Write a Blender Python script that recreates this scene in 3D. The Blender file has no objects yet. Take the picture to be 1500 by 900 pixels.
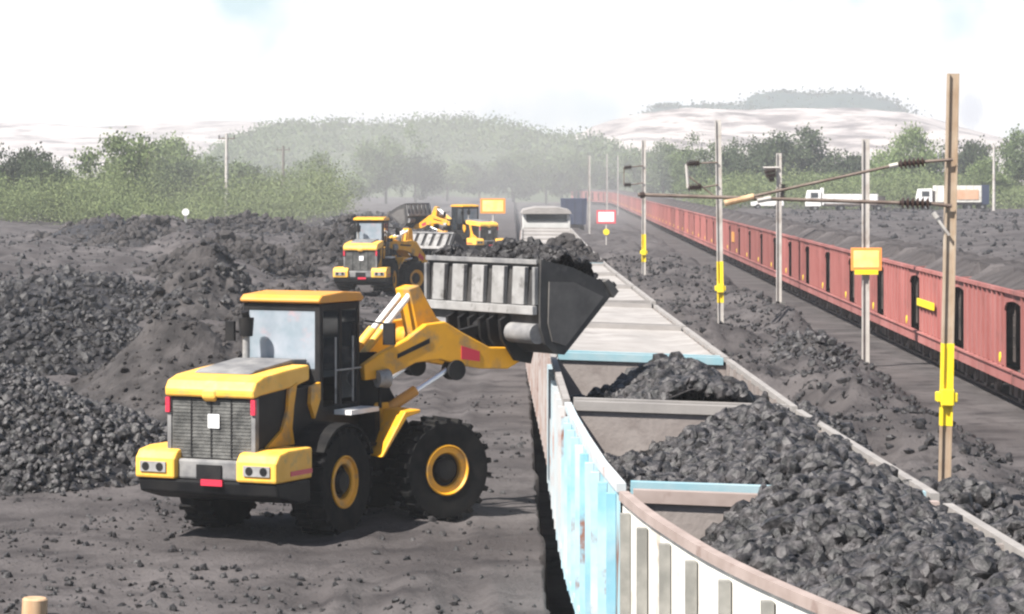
import bpy, math, random
import numpy as np
from mathutils import Matrix, Vector, Euler

random.seed(7)
SC = bpy.context.scene
COL = SC.collection
R = math.radians

# ------------------------------------------------------------------ camera, world, sun, exposure
F = 4200.0            # focal length in pixels of the 1500 px wide photograph
HOR = 262.0           # horizon row in the photograph
CH = 6.4              # camera height above the rail level
cam_d = bpy.data.cameras.new('camera')
cam = bpy.data.objects.new('camera', cam_d)
COL.objects.link(cam)
cam.location = (0, 0, CH)
cam.rotation_euler = (R(90), 0, 0)
cam_d.sensor_width = 36.0
cam_d.lens = 36.0 * F / 1500.0
cam_d.shift_y = -(450 - HOR) / 1500.0
cam_d.clip_start = 0.5
cam_d.clip_end = 20000
SC.camera = cam

SUN_DIR = Vector((-0.50, -0.42, 0.757)).normalized()      # towards the sun
sun_el = math.asin(SUN_DIR.z)
sun_az = math.atan2(SUN_DIR.x, SUN_DIR.y)
W = bpy.data.worlds.new('World')
SC.world = W
W.use_nodes = True
nt = W.node_tree
nt.nodes.clear()
sky = nt.nodes.new('ShaderNodeTexSky')
sky.sky_type = 'NISHITA'
sky.sun_disc = False
sky.sun_elevation = sun_el
sky.sun_rotation = sun_az
sky.dust_density = 1.0
sky.air_density = 1.0
bg = nt.nodes.new('ShaderNodeBackground')
bg.inputs['Strength'].default_value = 0.05
wo = nt.nodes.new('ShaderNodeOutputWorld')
tcw = nt.nodes.new('ShaderNodeTexCoord')
sepw = nt.nodes.new('ShaderNodeSeparateXYZ'); nt.links.new(tcw.outputs['Generated'], sepw.inputs[0])
band = nt.nodes.new('ShaderNodeMapRange'); band.interpolation_type = 'SMOOTHSTEP'
band.inputs['From Min'].default_value = 0.115; band.inputs['From Max'].default_value = 0.062
nt.links.new(sepw.outputs['Z'], band.inputs['Value'])
ncl = nt.nodes.new('ShaderNodeTexNoise'); ncl.inputs['Scale'].default_value = 16; ncl.inputs['Detail'].default_value = 4
nt.links.new(tcw.outputs['Generated'], ncl.inputs['Vector'])
clr = nt.nodes.new('ShaderNodeMapRange'); clr.inputs['From Min'].default_value = 0.54; clr.inputs['From Max'].default_value = 0.66
nt.links.new(ncl.outputs['Fac'], clr.inputs['Value'])
hzc = nt.nodes.new('ShaderNodeMix'); hzc.data_type = 'RGBA'
hzc.inputs['A'].default_value = (11.2, 11.3, 11.4, 1); hzc.inputs['B'].default_value = (5.6, 7.6, 8.0, 1)
nt.links.new(clr.outputs[0], hzc.inputs['Factor'])
mxw = nt.nodes.new('ShaderNodeMix'); mxw.data_type = 'RGBA'
nt.links.new(band.outputs[0], mxw.inputs['Factor']); nt.links.new(sky.outputs[0], mxw.inputs['A']); nt.links.new(hzc.outputs['Result'], mxw.inputs['B'])
nt.links.new(mxw.outputs['Result'], bg.inputs['Color'])
nt.links.new(bg.outputs[0], wo.inputs['Surface'])

sun_d = bpy.data.lights.new('sun', 'SUN')
sun_d.energy = 5.0
sun_d.angle = R(0.5)
sun_d.color = (1.0, 0.955, 0.89)
sun = bpy.data.objects.new('sun', sun_d)
COL.objects.link(sun)
sun.rotation_euler = SUN_DIR.to_track_quat('Z', 'Y').to_euler()
sun.location = (-50, -40, 80)

SC.view_settings.view_transform = 'Standard'
SC.view_settings.look = 'None'
SC.view_settings.exposure = 1.25
SC.view_settings.gamma = 1.0
SC.view_settings.use_curve_mapping = False
SC.render.engine = 'CYCLES'
SC.cycles.max_bounces = 6
SC.cycles.diffuse_bounces = 3
SC.cycles.volume_bounces = 1
SC.cycles.transparent_max_bounces = 12
SC.cycles.use_denoising = True
SC.cycles.filter_width = 2.3

HAZE_DENSITY = 0.00041

# ------------------------------------------------------------------ helpers
def at(px, py, Y):
    return Vector(((px - 750) / F * Y, Y, CH - (py - HOR) / F * Y))

def _hash(ix, iy, seed):
    with np.errstate(over='ignore'):
        h = (ix.astype(np.int64) * 374761393 + iy.astype(np.int64) * 668265263 + seed * 1442695041) & 0x7fffffff
        h = ((h ^ (h >> 13)) * 1274126177) & 0x7fffffff
        h = (h ^ (h >> 16)) & 0xffff
    return h / 65535.0

def vnoise(x, y, seed=0):
    x = np.asarray(x, float); y = np.asarray(y, float)
    ix = np.floor(x); iy = np.floor(y)
    fx = x - ix; fy = y - iy
    fx = fx * fx * (3 - 2 * fx); fy = fy * fy * (3 - 2 * fy)
    a = _hash(ix, iy, seed); b = _hash(ix + 1, iy, seed)
    c = _hash(ix, iy + 1, seed); d = _hash(ix + 1, iy + 1, seed)
    return (a * (1 - fx) + b * fx) * (1 - fy) + (c * (1 - fx) + d * fx) * fy - 0.5

def fbm(x, y, octv=4, seed=0, gain=0.5):
    s = 0; a = 1.0
    for o in range(octv):
        s = s + a * vnoise(x * 2 ** o + 17.3 * o, y * 2 ** o - 9.1 * o, seed + o * 13)
        a *= gain
    return s

def mesh_np(name, V, faces, mats, midx=None, smooth=False):
    """faces: list of int arrays (k,3) or (k,4)"""
    me = bpy.data.meshes.new(name)
    V = np.asarray(V, np.float32)
    me.vertices.add(len(V)); me.vertices.foreach_set('co', V.ravel())
    loops = np.concatenate([f.ravel() for f in faces]).astype(np.int32)
    sizes = np.concatenate([np.full(len(f), f.shape[1], np.int32) for f in faces])
    starts = np.concatenate([[0], np.cumsum(sizes)[:-1]]).astype(np.int32)
    me.loops.add(len(loops)); me.loops.foreach_set('vertex_index', loops)
    me.polygons.add(len(sizes)); me.polygons.foreach_set('loop_start', starts)
    me.polygons.foreach_set('loop_total', sizes)
    if midx is not None:
        me.polygons.foreach_set('material_index', np.asarray(midx, np.int32))
    me.polygons.foreach_set('use_smooth', np.full(len(sizes), bool(smooth)))
    for m in mats: me.materials.append(m)
    me.update(); me.validate()
    return me

def link(name, me, parent=None, loc=None):
    o = bpy.data.objects.new(name, me)
    COL.objects.link(o)
    if parent is not None: o.parent = parent
    if loc is not None: o.location = loc
    return o

def tag(o, label=None, cat=None, group=None, kind=None):
    if label: o['label'] = label
    if cat: o['category'] = cat
    if group: o['group'] = group
    if kind: o['kind'] = kind
    return o

def thing(name, loc, label, cat, group=None, rz=0.0):
    o = bpy.data.objects.new(name, None)
    o.empty_display_size = 0.2
    COL.objects.link(o)
    o.location = loc
    o.rotation_euler = (0, 0, rz)
    return tag(o, label, cat, group)

def copy_tree(o, parent=None):
    c = o.copy(); COL.objects.link(c)
    if parent is not None: c.parent = parent
    for ch in list(o.children): copy_tree(ch, c)
    return c

def F0_(m, p): return m @ Vector(p)

class MB:
    def __init__(s, M=None):
        s.v = []; s.f = []; s.m = []; s.M = M
    def add(s, vs, fs, mi=0):
        b = len(s.v)
        for p in vs:
            p = Vector(p)
            s.v.append(s.M @ p if s.M is not None else p)
        for f in fs:
            s.f.append([b + i for i in f]); s.m.append(mi)
        return s
    def box(s, c, d, mi=0, rot=None):
        x, y, z = d[0] / 2, d[1] / 2, d[2] / 2
        vs = [Vector(p) for p in ((-x, -y, -z), (x, -y, -z), (x, y, -z), (-x, y, -z), (-x, -y, z), (x, -y, z), (x, y, z), (-x, y, z))]
        if rot is not None:
            e = Euler(rot).to_matrix(); vs = [e @ p for p in vs]
        c = Vector(c)
        return s.add([p + c for p in vs], [(0, 3, 2, 1), (4, 5, 6, 7), (0, 1, 5, 4), (1, 2, 6, 5), (2, 3, 7, 6), (3, 0, 4, 7)], mi)
    def lohi(s, lo, hi, mi=0):
        return s.box([(a + b) / 2 for a, b in zip(lo, hi)], [b - a for a, b in zip(lo, hi)], mi)
    def bar(s, p0, p1, w, h, mi=0):
        p0 = Vector(p0); p1 = Vector(p1); d = p1 - p0
        q = d.to_track_quat('Y', 'Z').to_matrix(); L = d.length; c = (p0 + p1) / 2
        vs = [c + q @ Vector(p) for p in ((-w/2, -L/2, -h/2), (w/2, -L/2, -h/2), (w/2, L/2, -h/2), (-w/2, L/2, -h/2), (-w/2, -L/2, h/2), (w/2, -L/2, h/2), (w/2, L/2, h/2), (-w/2, L/2, h/2))]
        return s.add(vs, [(0, 3, 2, 1), (4, 5, 6, 7), (0, 1, 5, 4), (1, 2, 6, 5), (2, 3, 7, 6), (3, 0, 4, 7)], mi)
    def tube(s, p0, p1, r, r2=None, n=12, mi=0):
        p0 = Vector(p0); p1 = Vector(p1); d = p1 - p0
        r2 = r if r2 is None else r2
        q = d.to_track_quat('Z', 'Y').to_matrix()
        vs = []
        for p, rr in ((p0, r), (p1, r2)):
            for k in range(n):
                a = 2 * math.pi * k / n
                vs.append(p + q @ Vector((rr * math.cos(a), rr * math.sin(a), 0)))
        fs = [(k, (k + 1) % n, n + (k + 1) % n, n + k) for k in range(n)]
        fs += [tuple(range(n - 1, -1, -1)), tuple(range(n, 2 * n))]
        return s.add(vs, fs, mi)
    def prism(s, poly, lo, hi, mi=0, axis='x'):
        n = len(poly)
        f = {'x': lambda t, a, b: (t, a, b), 'y': lambda t, a, b: (a, t, b), 'z': lambda t, a, b: (a, b, t)}[axis]
        vs = [f(lo, a, b) for a, b in poly] + [f(hi, a, b) for a, b in poly]
        fs = [tuple(range(n - 1, -1, -1)), tuple(range(n, 2 * n))]
        fs += [(k, (k + 1) % n, n + (k + 1) % n, n + k) for k in range(n)]
        return s.add(vs, fs, mi)
    def lathe(s, prof, c, n=28, mi=0):
        """profile of (radius, x) about the x axis through c; closed ring"""
        c = Vector(c); vs = []; m = len(prof)
        for k in range(n):
            a = 2 * math.pi * k / n
            for r, x in prof: vs.append(c + Vector((x, r * math.cos(a), r * math.sin(a))))
        fs = []
        for k in range(n):
            k2 = (k + 1) % n
            for j in range(m):
                j2 = (j + 1) % m
                fs.append((k * m + j, k * m + j2, k2 * m + j2, k2 * m + j))
        return s.add(vs, fs, mi)
    def build(s, name, mats, parent=None, smooth=False, bevel=0.0, rel=None):
        me = bpy.data.meshes.new(name)
        vs = s.v if rel is None else [p - rel for p in s.v]
        me.from_pydata([tuple(p) for p in vs], [], s.f)
        mats = mats if isinstance(mats, (list, tuple)) else [mats]
        for m in mats: me.materials.append(m)
        me.polygons.foreach_set('material_index', s.m)
        me.update()
        import bmesh
        bm = bmesh.new(); bm.from_mesh(me)
        bmesh.ops.recalc_face_normals(bm, faces=bm.faces)
        bm.to_mesh(me); bm.free()
        o = link(name, me, parent)
        if smooth:
            me.polygons.foreach_set('use_smooth', [True] * len(me.polygons))
            me.set_sharp_from_angle(angle=R(35))
        if bevel:
            md = o.modifiers.new('bevel', 'BEVEL'); md.width = bevel; md.segments = 2
            md.limit_method = 'ANGLE'; md.angle_limit = R(40)
        return o

# ------------------------------------------------------------------ materials
def mat(name, c1, c2=None, scale=4.0, rough=0.7, metal=0.0, detail=5.0, bump=0.0, bscale=None, lo=0.35, hi=0.65,
        c3=None, s3=1.0, lo3=0.55, hi3=0.7, spec=0.4, space='Object', objrand=0.0, stretch=None):
    m = bpy.data.materials.new(name); m.use_nodes = True
    t = m.node_tree; N = t.nodes; L = t.links
    b = N['Principled BSDF']
    b.inputs['Roughness'].default_value = rough
    b.inputs['Metallic'].default_value = metal
    b.inputs['Specular IOR Level'].default_value = spec
    if c2 is None and c3 is None and not bump:
        b.inputs['Base Color'].default_value = (*c1, 1)
        return m
    tc = N.new('ShaderNodeTexCoord'); out = tc.outputs[space]
    if space == 'World':
        out = None
    if stretch:
        mp = N.new('ShaderNodeMapping'); mp.inputs['Scale'].default_value = stretch
        L.new(out, mp.inputs['Vector']); out_s = mp.outputs[0]
    else:
        out_s = out
    def noise(sc, det=detail, src=None):
        n = N.new('ShaderNodeTexNoise'); n.inputs['Scale'].default_value = sc; n.inputs['Detail'].default_value = det
        n.inputs['Roughness'].default_value = 0.6
        L.new(src or out, n.inputs['Vector']); return n.outputs['Fac']
    def ramp(fac, a, bb):
        r = N.new('ShaderNodeMapRange'); r.inputs['From Min'].default_value = a; r.inputs['From Max'].default_value = bb
        L.new(fac, r.inputs['Value']); return r.outputs[0]
    def mix(fac, a, bb):
        x = N.new('ShaderNodeMix'); x.data_type = 'RGBA'
        if isinstance(fac, float): x.inputs['Factor'].default_value = fac
        else: L.new(fac, x.inputs['Factor'])
        for sk, v in ((x.inputs['A'], a), (x.inputs['B'], bb)):
            if isinstance(v, tuple): sk.default_value = (*v, 1)
            else: L.new(v, sk)
        return x.outputs['Result']
    col = c1
    if c2 is not None: col = mix(ramp(noise(scale, src=out_s), lo, hi), c1, c2)
    if c3 is not None: col = mix(ramp(noise(s3, 6.0, out_s), lo3, hi3), col, c3)
    if objrand:
        oi = N.new('ShaderNodeObjectInfo')
        h = N.new('ShaderNodeHueSaturation')
        mr = N.new('ShaderNodeMapRange'); mr.inputs['To Min'].default_value = 1 - objrand; mr.inputs['To Max'].default_value = 1 + objrand
        L.new(oi.outputs['Random'], mr.inputs['Value']); L.new(mr.outputs[0], h.inputs['Value'])
        if isinstance(col, tuple): h.inputs['Color'].default_value = (*col, 1)
        else: L.new(col, h.inputs['Color'])
        col = h.outputs[0]
    if isinstance(col, tuple): b.inputs['Base Color'].default_value = (*col, 1)
    else: L.new(col, b.inputs['Base Color'])
    if bump:
        bp = N.new('ShaderNodeBump'); bp.inputs['Strength'].default_value = 1.0; bp.inputs['Distance'].default_value = bump
        L.new(noise(bscale or scale * 3, 8.0), bp.inputs['Height']); L.new(bp.outputs[0], b.inputs['Normal'])
    return m

M = {}
M['ground'] = mat('dusty coal ground', (0.049, 0.0435, 0.0435), (0.100, 0.090, 0.089), scale=0.35, rough=0.95, bump=0.06, bscale=9.0,
                  c3=(0.028, 0.025, 0.026), s3=0.9, lo3=0.5, hi3=0.72, spec=0.15)
M['coal'] = mat('coal lumps', (0.0030, 0.0028, 0.0032), (0.070, 0.064, 0.065), scale=8.5, rough=0.56, bump=0.012, bscale=30, spec=0.5, lo=0.42, hi=0.64)
M['coal_dusty'] = mat('dusty coal', (0.022, 0.020, 0.020), (0.062, 0.056, 0.055), scale=1.3, rough=0.9, bump=0.03, bscale=9, spec=0.2, lo=0.35, hi=0.65)
M['coal_dark'] = mat('fresh dark coal', (0.010, 0.0095, 0.0105), (0.038, 0.035, 0.0355), scale=3.0, rough=0.55, bump=0.02, bscale=14, spec=0.35)
M['yellow'] = mat('yellow machine paint', (0.74, 0.35, 0.012), (0.62, 0.29, 0.018), scale=2.2, rough=0.5, c3=(0.24, 0.18, 0.11), s3=2.6, lo3=0.50, hi3=0.72)
M['pale_yellow'] = mat('dusty yellow paint with painted highlight', (0.84, 0.47, 0.085), (0.76, 0.40, 0.05), scale=3, rough=0.5, c3=(0.36, 0.26, 0.12), s3=4, lo3=0.54, hi3=0.76)  # paler base puts the sunlit highlight into the colour, dust blotches on top
M['orange'] = mat('orange paint', (0.62, 0.27, 0.035), (0.54, 0.25, 0.06), scale=3, rough=0.5)
M['peach'] = mat('faded orange panel', (0.50, 0.27, 0.15), (0.56, 0.36, 0.24), scale=1, rough=0.6)
M['black'] = mat('black machine paint and recess shade', (0.006, 0.0065, 0.008), (0.018, 0.017, 0.017), scale=3, rough=0.6, spec=0.2)
M['rubber'] = mat('tyre rubber', (0.008, 0.008, 0.009), (0.020, 0.019, 0.018), scale=4, rough=0.9, spec=0.1)
M['grille'] = mat('grey radiator mesh', (0.05, 0.05, 0.048), (0.14, 0.138, 0.13), scale=5, rough=0.8, bump=0.01, bscale=60)
M['deck'] = mat('grey dusty deck', (0.11, 0.11, 0.115), (0.22, 0.215, 0.21), scale=3, rough=0.8)
M['steel'] = mat('worn steel', (0.20, 0.195, 0.19), (0.30, 0.295, 0.29), scale=3, rough=0.6, c3=(0.09, 0.085, 0.08), s3=4)
M['chrome'] = mat('polished rod', (0.75, 0.76, 0.80), rough=0.2, metal=0.6)
M['bucket'] = mat('dark bucket steel', (0.028, 0.027, 0.028), (0.055, 0.052, 0.05), scale=3, rough=0.6, c3=(0.09, 0.085, 0.08), s3=2.5, lo3=0.58, hi3=0.75)
M['bucketpale'] = mat('worn bucket side', (0.075, 0.070, 0.067), (0.12, 0.112, 0.105), scale=3, rough=0.65)
M['white'] = mat('white paint', (0.78, 0.77, 0.75), (0.66, 0.64, 0.62), scale=3, rough=0.6)
M['sticker'] = mat('white sticker', (0.85, 0.85, 0.85), rough=0.5)
M['red'] = mat('red lens', (0.55, 0.03, 0.06), rough=0.3)
M['glassdark'] = mat('dark cab glass', (0.018, 0.022, 0.026), rough=0.06, spec=0.7)
M['glasspale'] = mat('dusty cab glass with painted reflection', (0.26, 0.33, 0.38), (0.44, 0.47, 0.52), scale=1.6, rough=0.12, spec=0.8, c3=(0.55, 0.36, 0.38), s3=2.2, lo3=0.58, hi3=0.75)  # pale blue and pink patches paint a sky reflection into the pane
_t = M['glasspale'].node_tree; _b = _t.nodes['Principled BSDF']; _m = _t.nodes.new('ShaderNodeMixShader'); _x = _t.nodes.new('ShaderNodeBsdfTransparent')
_m.inputs[0].default_value = 0.42
_o = [n for n in _t.nodes if n.type == 'OUTPUT_MATERIAL'][0]
_t.links.new(_b.outputs[0], _m.inputs[1]); _t.links.new(_x.outputs[0], _m.inputs[2]); _t.links.new(_m.outputs[0], _o.inputs['Surface'])
M['seat'] = mat('dark seat cloth', (0.03, 0.03, 0.03), rough=0.9)
M['cream'] = mat('cream wagon paint', (0.70, 0.68, 0.62), (0.60, 0.585, 0.53), scale=2.0, rough=0.7, c3=(0.34, 0.27, 0.21), s3=2.6, lo3=0.56, hi3=0.74)
M['cyan'] = mat('light blue wagon paint with painted highlights', (0.18, 0.37, 0.43), (0.42, 0.53, 0.56), scale=1.3, rough=0.7, c3=(0.17, 0.08, 0.055), s3=2.2, lo3=0.56, hi3=0.62, stretch=(1, 1, 0.3))  # whitish mix paints bright highlights into the blue, rust streaks over it
M['cyanplain'] = mat('light blue rail paint', (0.16, 0.34, 0.40), (0.30, 0.40, 0.43), scale=1.2, rough=0.7)
M['sheet'] = mat('dusty grey wagon sheet', (0.25, 0.232, 0.218), (0.33, 0.31, 0.295), scale=0.9, rough=0.9, c3=(0.175, 0.158, 0.148), s3=0.8, lo3=0.54, hi3=0.74, bump=0.01, bscale=6)
M['cyandeep'] = mat('deeper blue stake paint', (0.50, 0.58, 0.61), (0.20, 0.40, 0.49), scale=1.0, rough=0.7, c3=(0.22, 0.10, 0.07), s3=1.3, lo3=0.58, hi3=0.66)
M['rustpale'] = mat('rusty pale wagon paint', (0.29, 0.215, 0.19), (0.38, 0.35, 0.335), scale=1.2, rough=0.8, c3=(0.17, 0.09, 0.075), s3=1.6, lo3=0.58, hi3=0.72)
M['paleblue'] = mat('pale bleached wagon paint', (0.36, 0.45, 0.49), (0.46, 0.46, 0.46), scale=1.0, rough=0.8, c3=(0.36, 0.18, 0.14), s3=1.2, lo3=0.56, hi3=0.7)
M['stake'] = mat('grey wagon stake', (0.17, 0.168, 0.155), (0.27, 0.262, 0.24), scale=4, rough=0.8)
M['pinkrim'] = mat('pale rust top rail', (0.255, 0.20, 0.178), (0.34, 0.275, 0.25), scale=2, rough=0.8, c3=(0.16, 0.105, 0.088), s3=3, lo3=0.6, hi3=0.75)
M['inner'] = mat('dusty wagon inside', (0.20, 0.172, 0.16), (0.27, 0.24, 0.225), scale=1.1, rough=0.9, c3=(0.13, 0.105, 0.097), s3=1.7, lo3=0.55, hi3=0.75, bump=0.01, bscale=12)
M['rim_grey'] = mat('bleached top rail', (0.22, 0.205, 0.195), (0.29, 0.27, 0.255), scale=2, rough=0.8)
M['red_wagon'] = mat('weathered red oxide wagon paint', (0.245, 0.080, 0.071), (0.31, 0.124, 0.113), scale=0.8, rough=0.85, c3=(0.115, 0.062, 0.053), s3=1.2, lo3=0.55, hi3=0.75, objrand=0.22, stretch=(1, 1, 0.3))
M['under'] = mat('grimy underframe', (0.030, 0.026, 0.024), (0.095, 0.076, 0.068), scale=1.4, rough=0.9)
M['bogie_dust'] = mat('dusty bogie casting', (0.07, 0.055, 0.048), (0.17, 0.135, 0.12), scale=2.0, rough=0.9)
M['wheel'] = mat('rusty wheel steel', (0.20, 0.15, 0.13), (0.34, 0.28, 0.25), scale=4, rough=0.7)
M['sig_yellow'] = mat('signal yellow paint', (0.80, 0.60, 0.02), rough=0.5)
M['mast'] = mat('galvanised mast', (0.36, 0.335, 0.31), (0.46, 0.435, 0.405), scale=1.5, rough=0.6, c3=(0.20, 0.14, 0.10), s3=0.8, lo3=0.52, hi3=0.7)
M['mast_brown'] = mat('rust brown mast', (0.27, 0.19, 0.125), (0.40, 0.32, 0.24), scale=1.0, rough=0.7, c3=(0.46, 0.41, 0.34), s3=0.7, lo3=0.55, hi3=0.7)
M['insul'] = mat('brown porcelain', (0.035, 0.022, 0.018), rough=0.3)
M['tube'] = mat('dull tube', (0.10, 0.07, 0.055), (0.18, 0.14, 0.115), scale=3, rough=0.6)
M['sign_yellow'] = mat('yellow board', (0.80, 0.62, 0.16), (0.82, 0.68, 0.28), scale=2, rough=0.5)
M['sign_orange'] = mat('orange board edge', (0.75, 0.28, 0.06), rough=0.5)
M['sign_red'] = mat('red board edge', (0.60, 0.08, 0.10), rough=0.5)
M['wood'] = mat('weathered wood', (0.36, 0.22, 0.12), (0.50, 0.34, 0.21), scale=8, rough=0.85, stretch=(1, 1, 0.15))
M['navy'] = mat('navy blue paint', (0.012, 0.022, 0.055), (0.022, 0.032, 0.065), scale=1, rough=0.6)
M['vangrey'] = mat('grey van paint', (0.42, 0.42, 0.40), (0.50, 0.49, 0.47), scale=1, rough=0.7)
M['bark'] = mat('bark', (0.10, 0.085, 0.07), (0.16, 0.14, 0.12), scale=3, rough=0.95)
M['rail'] = mat('rail steel', (0.22, 0.16, 0.13), rough=0.5, metal=0.4)
M['sleeper'] = mat('concrete sleeper', (0.12, 0.115, 0.11), rough=0.9)
M['bare_hill'] = mat('bare overburden', (0.34, 0.295, 0.275), (0.48, 0.43, 0.40), scale=0.02, rough=1.0, c3=(0.11, 0.085, 0.078), s3=0.035, lo3=0.46, hi3=0.62, stretch=(1, 1, 4))
M['blue_hill'] = mat('distant wooded hilltop', (0.02, 0.042, 0.036), (0.035, 0.058, 0.045), scale=0.05, rough=1.0)
M['green_hill'] = mat('wooded slope', (0.05, 0.065, 0.035), (0.08, 0.10, 0.05), scale=0.06, rough=1.0)

def leaf_mat(name, a, b, c, rnd=0.2):  # leaf colours are lightened and greyed in place of thicker haze
    m = mat(name, a, b, scale=0.35, rough=0.9, spec=0.1, objrand=rnd, c3=c, s3=0.9, lo3=0.5, hi3=0.68)
    t = m.node_tree; bs = t.nodes['Principled BSDF']
    tr = t.nodes.new('ShaderNodeBsdfTranslucent'); mx = t.nodes.new('ShaderNodeMixShader'); mx.inputs[0].default_value = 0.3
    src = bs.inputs['Base Color'].links[0].from_socket
    t.links.new(src, tr.inputs['Color'])
    o = [n for n in t.nodes if n.type == 'OUTPUT_MATERIAL'][0]
    t.links.new(bs.outputs[0], mx.inputs[1]); t.links.new(tr.outputs[0], mx.inputs[2]); t.links.new(mx.outputs[0], o.inputs['Surface'])
    return m
M['leaf_light'] = leaf_mat('light leaves', (0.155, 0.205, 0.085), (0.195, 0.24, 0.105), (0.105, 0.145, 0.07))
M['leaf_mid'] = leaf_mat('mid leaves', (0.115, 0.155, 0.072), (0.15, 0.19, 0.088), (0.08, 0.11, 0.058))
M['leaf_dark'] = leaf_mat('dark leaves', (0.062, 0.085, 0.048), (0.09, 0.11, 0.06), (0.045, 0.06, 0.04))
M['scrub'] = leaf_mat('scrub leaves', (0.165, 0.205, 0.092), (0.21, 0.245, 0.115), (0.085, 0.115, 0.065), 0.0)

# ------------------------------------------------------------------ ground
EDGE = 0.42
def sstep(a, b, x):
    t = np.clip((x - a) / (b - a), 0, 1); return t * t * (3 - 2 * t)

def ground_h(X, Y):
    X = np.asarray(X, float); Y = np.asarray(Y, float)
    left = 1.1 + 0.10 * fbm(X * 0.35, Y * 0.25, 4, 3) * sstep(-0.3, -2.5, X - EDGE) + 0.03 * fbm(X * 3.0, Y * 2.2, 4, 5, .7)
    for xr, ph in ((-0.75, 0.0), (-2.55, 0.4), (-4.6, 1.3), (-6.2, 2.0), (-1.6, 2.9)):
        d = np.abs(X - xr - 0.5 * np.sin(Y * 0.08 + ph) - 0.012 * (Y - 40) * (xr - 1) * 0.3)
        left = left - (0.055 * sstep(0.34, 0.16, d) - 0.045 * sstep(0.2, 0.0, np.abs(d - 0.42))) * sstep(140, 70, Y) * (0.7 + vnoise(Y * .25, X * .3, 77))
    left = left + sstep(-10, -24, X) * sstep(70, 130, Y) * 0.4 + 1.0 * fbm(X * 0.06, Y * 0.04, 4, 21) * sstep(90, 180, Y) * sstep(-3, -8, X)
    left = left + (1.0 * np.abs(fbm(X * 0.16, Y * 0.055, 4, 28)) + 0.3 * fbm(X * 0.5, Y * 0.2, 3, 29)) * sstep(62, 90, Y) * sstep(-6, -9, X) * sstep(420, 250, Y)
    ridge = X - (-15.5 - (Y - 150) * 0.16)
    left = left + 1.3 * np.exp(-(ridge / 1.5) ** 2) * sstep(120, 150, Y) * sstep(330, 260, Y) * (0.8 + vnoise(Y * .12, X * .3, 83))
    left = left + 0.5 * np.abs(fbm(X * 0.4, Y * 0.2, 3, 8)) * sstep(55, 90, Y) * sstep(-3.5, -6, X)
    rail_x = 12.4 + 0.016 * Y
    strip = sstep(4.6, 6.0, X) * (sstep(rail_x - 2.0, rail_x - 5.0, X) * sstep(95, 55, Y) + sstep(rail_x - 1.9, rail_x - 3.6, X) * sstep(55, 95, Y))
    right = 0.0 + strip * (0.75 + 1.1 * fbm(X * 0.45, Y * 0.16, 4, 31) + 0.45 * np.abs(fbm(X * 1.6, Y * 0.8, 3, 33))) * sstep(500, 200, Y)
    plate = sstep(rail_x + 5, rail_x + 16, X)
    right = right + plate * (2.0 + 0.9 * fbm(X * 0.07, Y * 0.035, 4, 41) * sstep(600, 300, Y) + 0.25 * fbm(X * 0.5, Y * 0.2, 3, 45))
    right = right + 0.02 * fbm(X * 3, Y * 2, 2, 51)
    return np.where(X <= EDGE, left, right)

def build_ground():
    ny = 560
    tt = np.linspace(0, 1, ny)
    Ys = 8.0 * (3200.0 / 8.0) ** (tt ** 0.92)
    nl, nr = 170, 230
    rows = []
    for Y in Ys:
        w = 0.42 * Y + 22
        sl = (np.linspace(0, 1, nl) ** 1.35) * w
        sr = (np.linspace(0, 1, nr) ** 1.25) * w
        rows.append(np.concatenate([EDGE - sl[::-1], EDGE + sr]))
    X = np.array(rows); YY = np.repeat(Ys[:, None], X.shape[1], 1)
    Z = ground_h(X, YY)
    Z[:, nl - 1] = np.maximum(Z[:, nl - 1], 1.05)
    Z[:, nl] = -0.25
    # rough crumbling platform lip
    lip = 0.10 * fbm(YY[:, nl - 1] * 1.2, YY[:, nl - 1] * 0, 3, 71)
    X[:, nl - 1] += lip; X[:, nl] = X[:, nl - 1] + 0.06
    Z[:, nl + 1] = np.minimum(Z[:, nl + 1], -0.1)
    n = X.shape[1]
    V = np.stack([X, YY, Z], -1).reshape(-1, 3)
    i = np.arange(ny - 1)[:, None] * n + np.arange(n - 1)[None]
    Fq = np.stack([i, i + 1, i + n + 1, i + n], -1).reshape(-1, 4)
    o = link('ground', mesh_np('ground', V, [Fq], [M['ground']], smooth=True))
    tag(o, kind='structure')
build_ground()

# ------------------------------------------------------------------ lumps of coal
PHI = (1 + 5 ** 0.5) / 2
ICO_V = np.array([(-1, PHI, 0), (1, PHI, 0), (-1, -PHI, 0), (1, -PHI, 0), (0, -1, PHI), (0, 1, PHI), (0, -1, -PHI), (0, 1, -PHI), (PHI, 0, -1), (PHI, 0, 1), (-PHI, 0, -1), (-PHI, 0, 1)]) / 1.902
ICO_F = np.array([(0, 11, 5), (0, 5, 1), (0, 1, 7), (0, 7, 10), (0, 10, 11), (1, 5, 9), (5, 11, 4), (11, 10, 2), (10, 7, 6), (7, 1, 8), (3, 9, 4), (3, 4, 2), (3, 2, 6), (3, 6, 8), (3, 8, 9), (4, 9, 5), (2, 4, 11), (6, 2, 10), (8, 6, 7), (9, 8, 1)])
_E = {}
_F2 = []
for _a, _b, _c in ICO_F:
    def _mid(i, j):
        k = (min(i, j), max(i, j))
        if k not in _E: _E[k] = 12 + len(_E)
        return _E[k]
    ab, bc, ca_ = _mid(_a, _b), _mid(_b, _c), _mid(_c, _a)
    _F2 += [(_a, ab, ca_), (_b, bc, ab), (_c, ca_, bc), (ab, bc, ca_)]
ICO_F2 = np.array(_F2); ICO_E = np.array(sorted(_E, key=lambda k: _E[k]))
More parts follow.
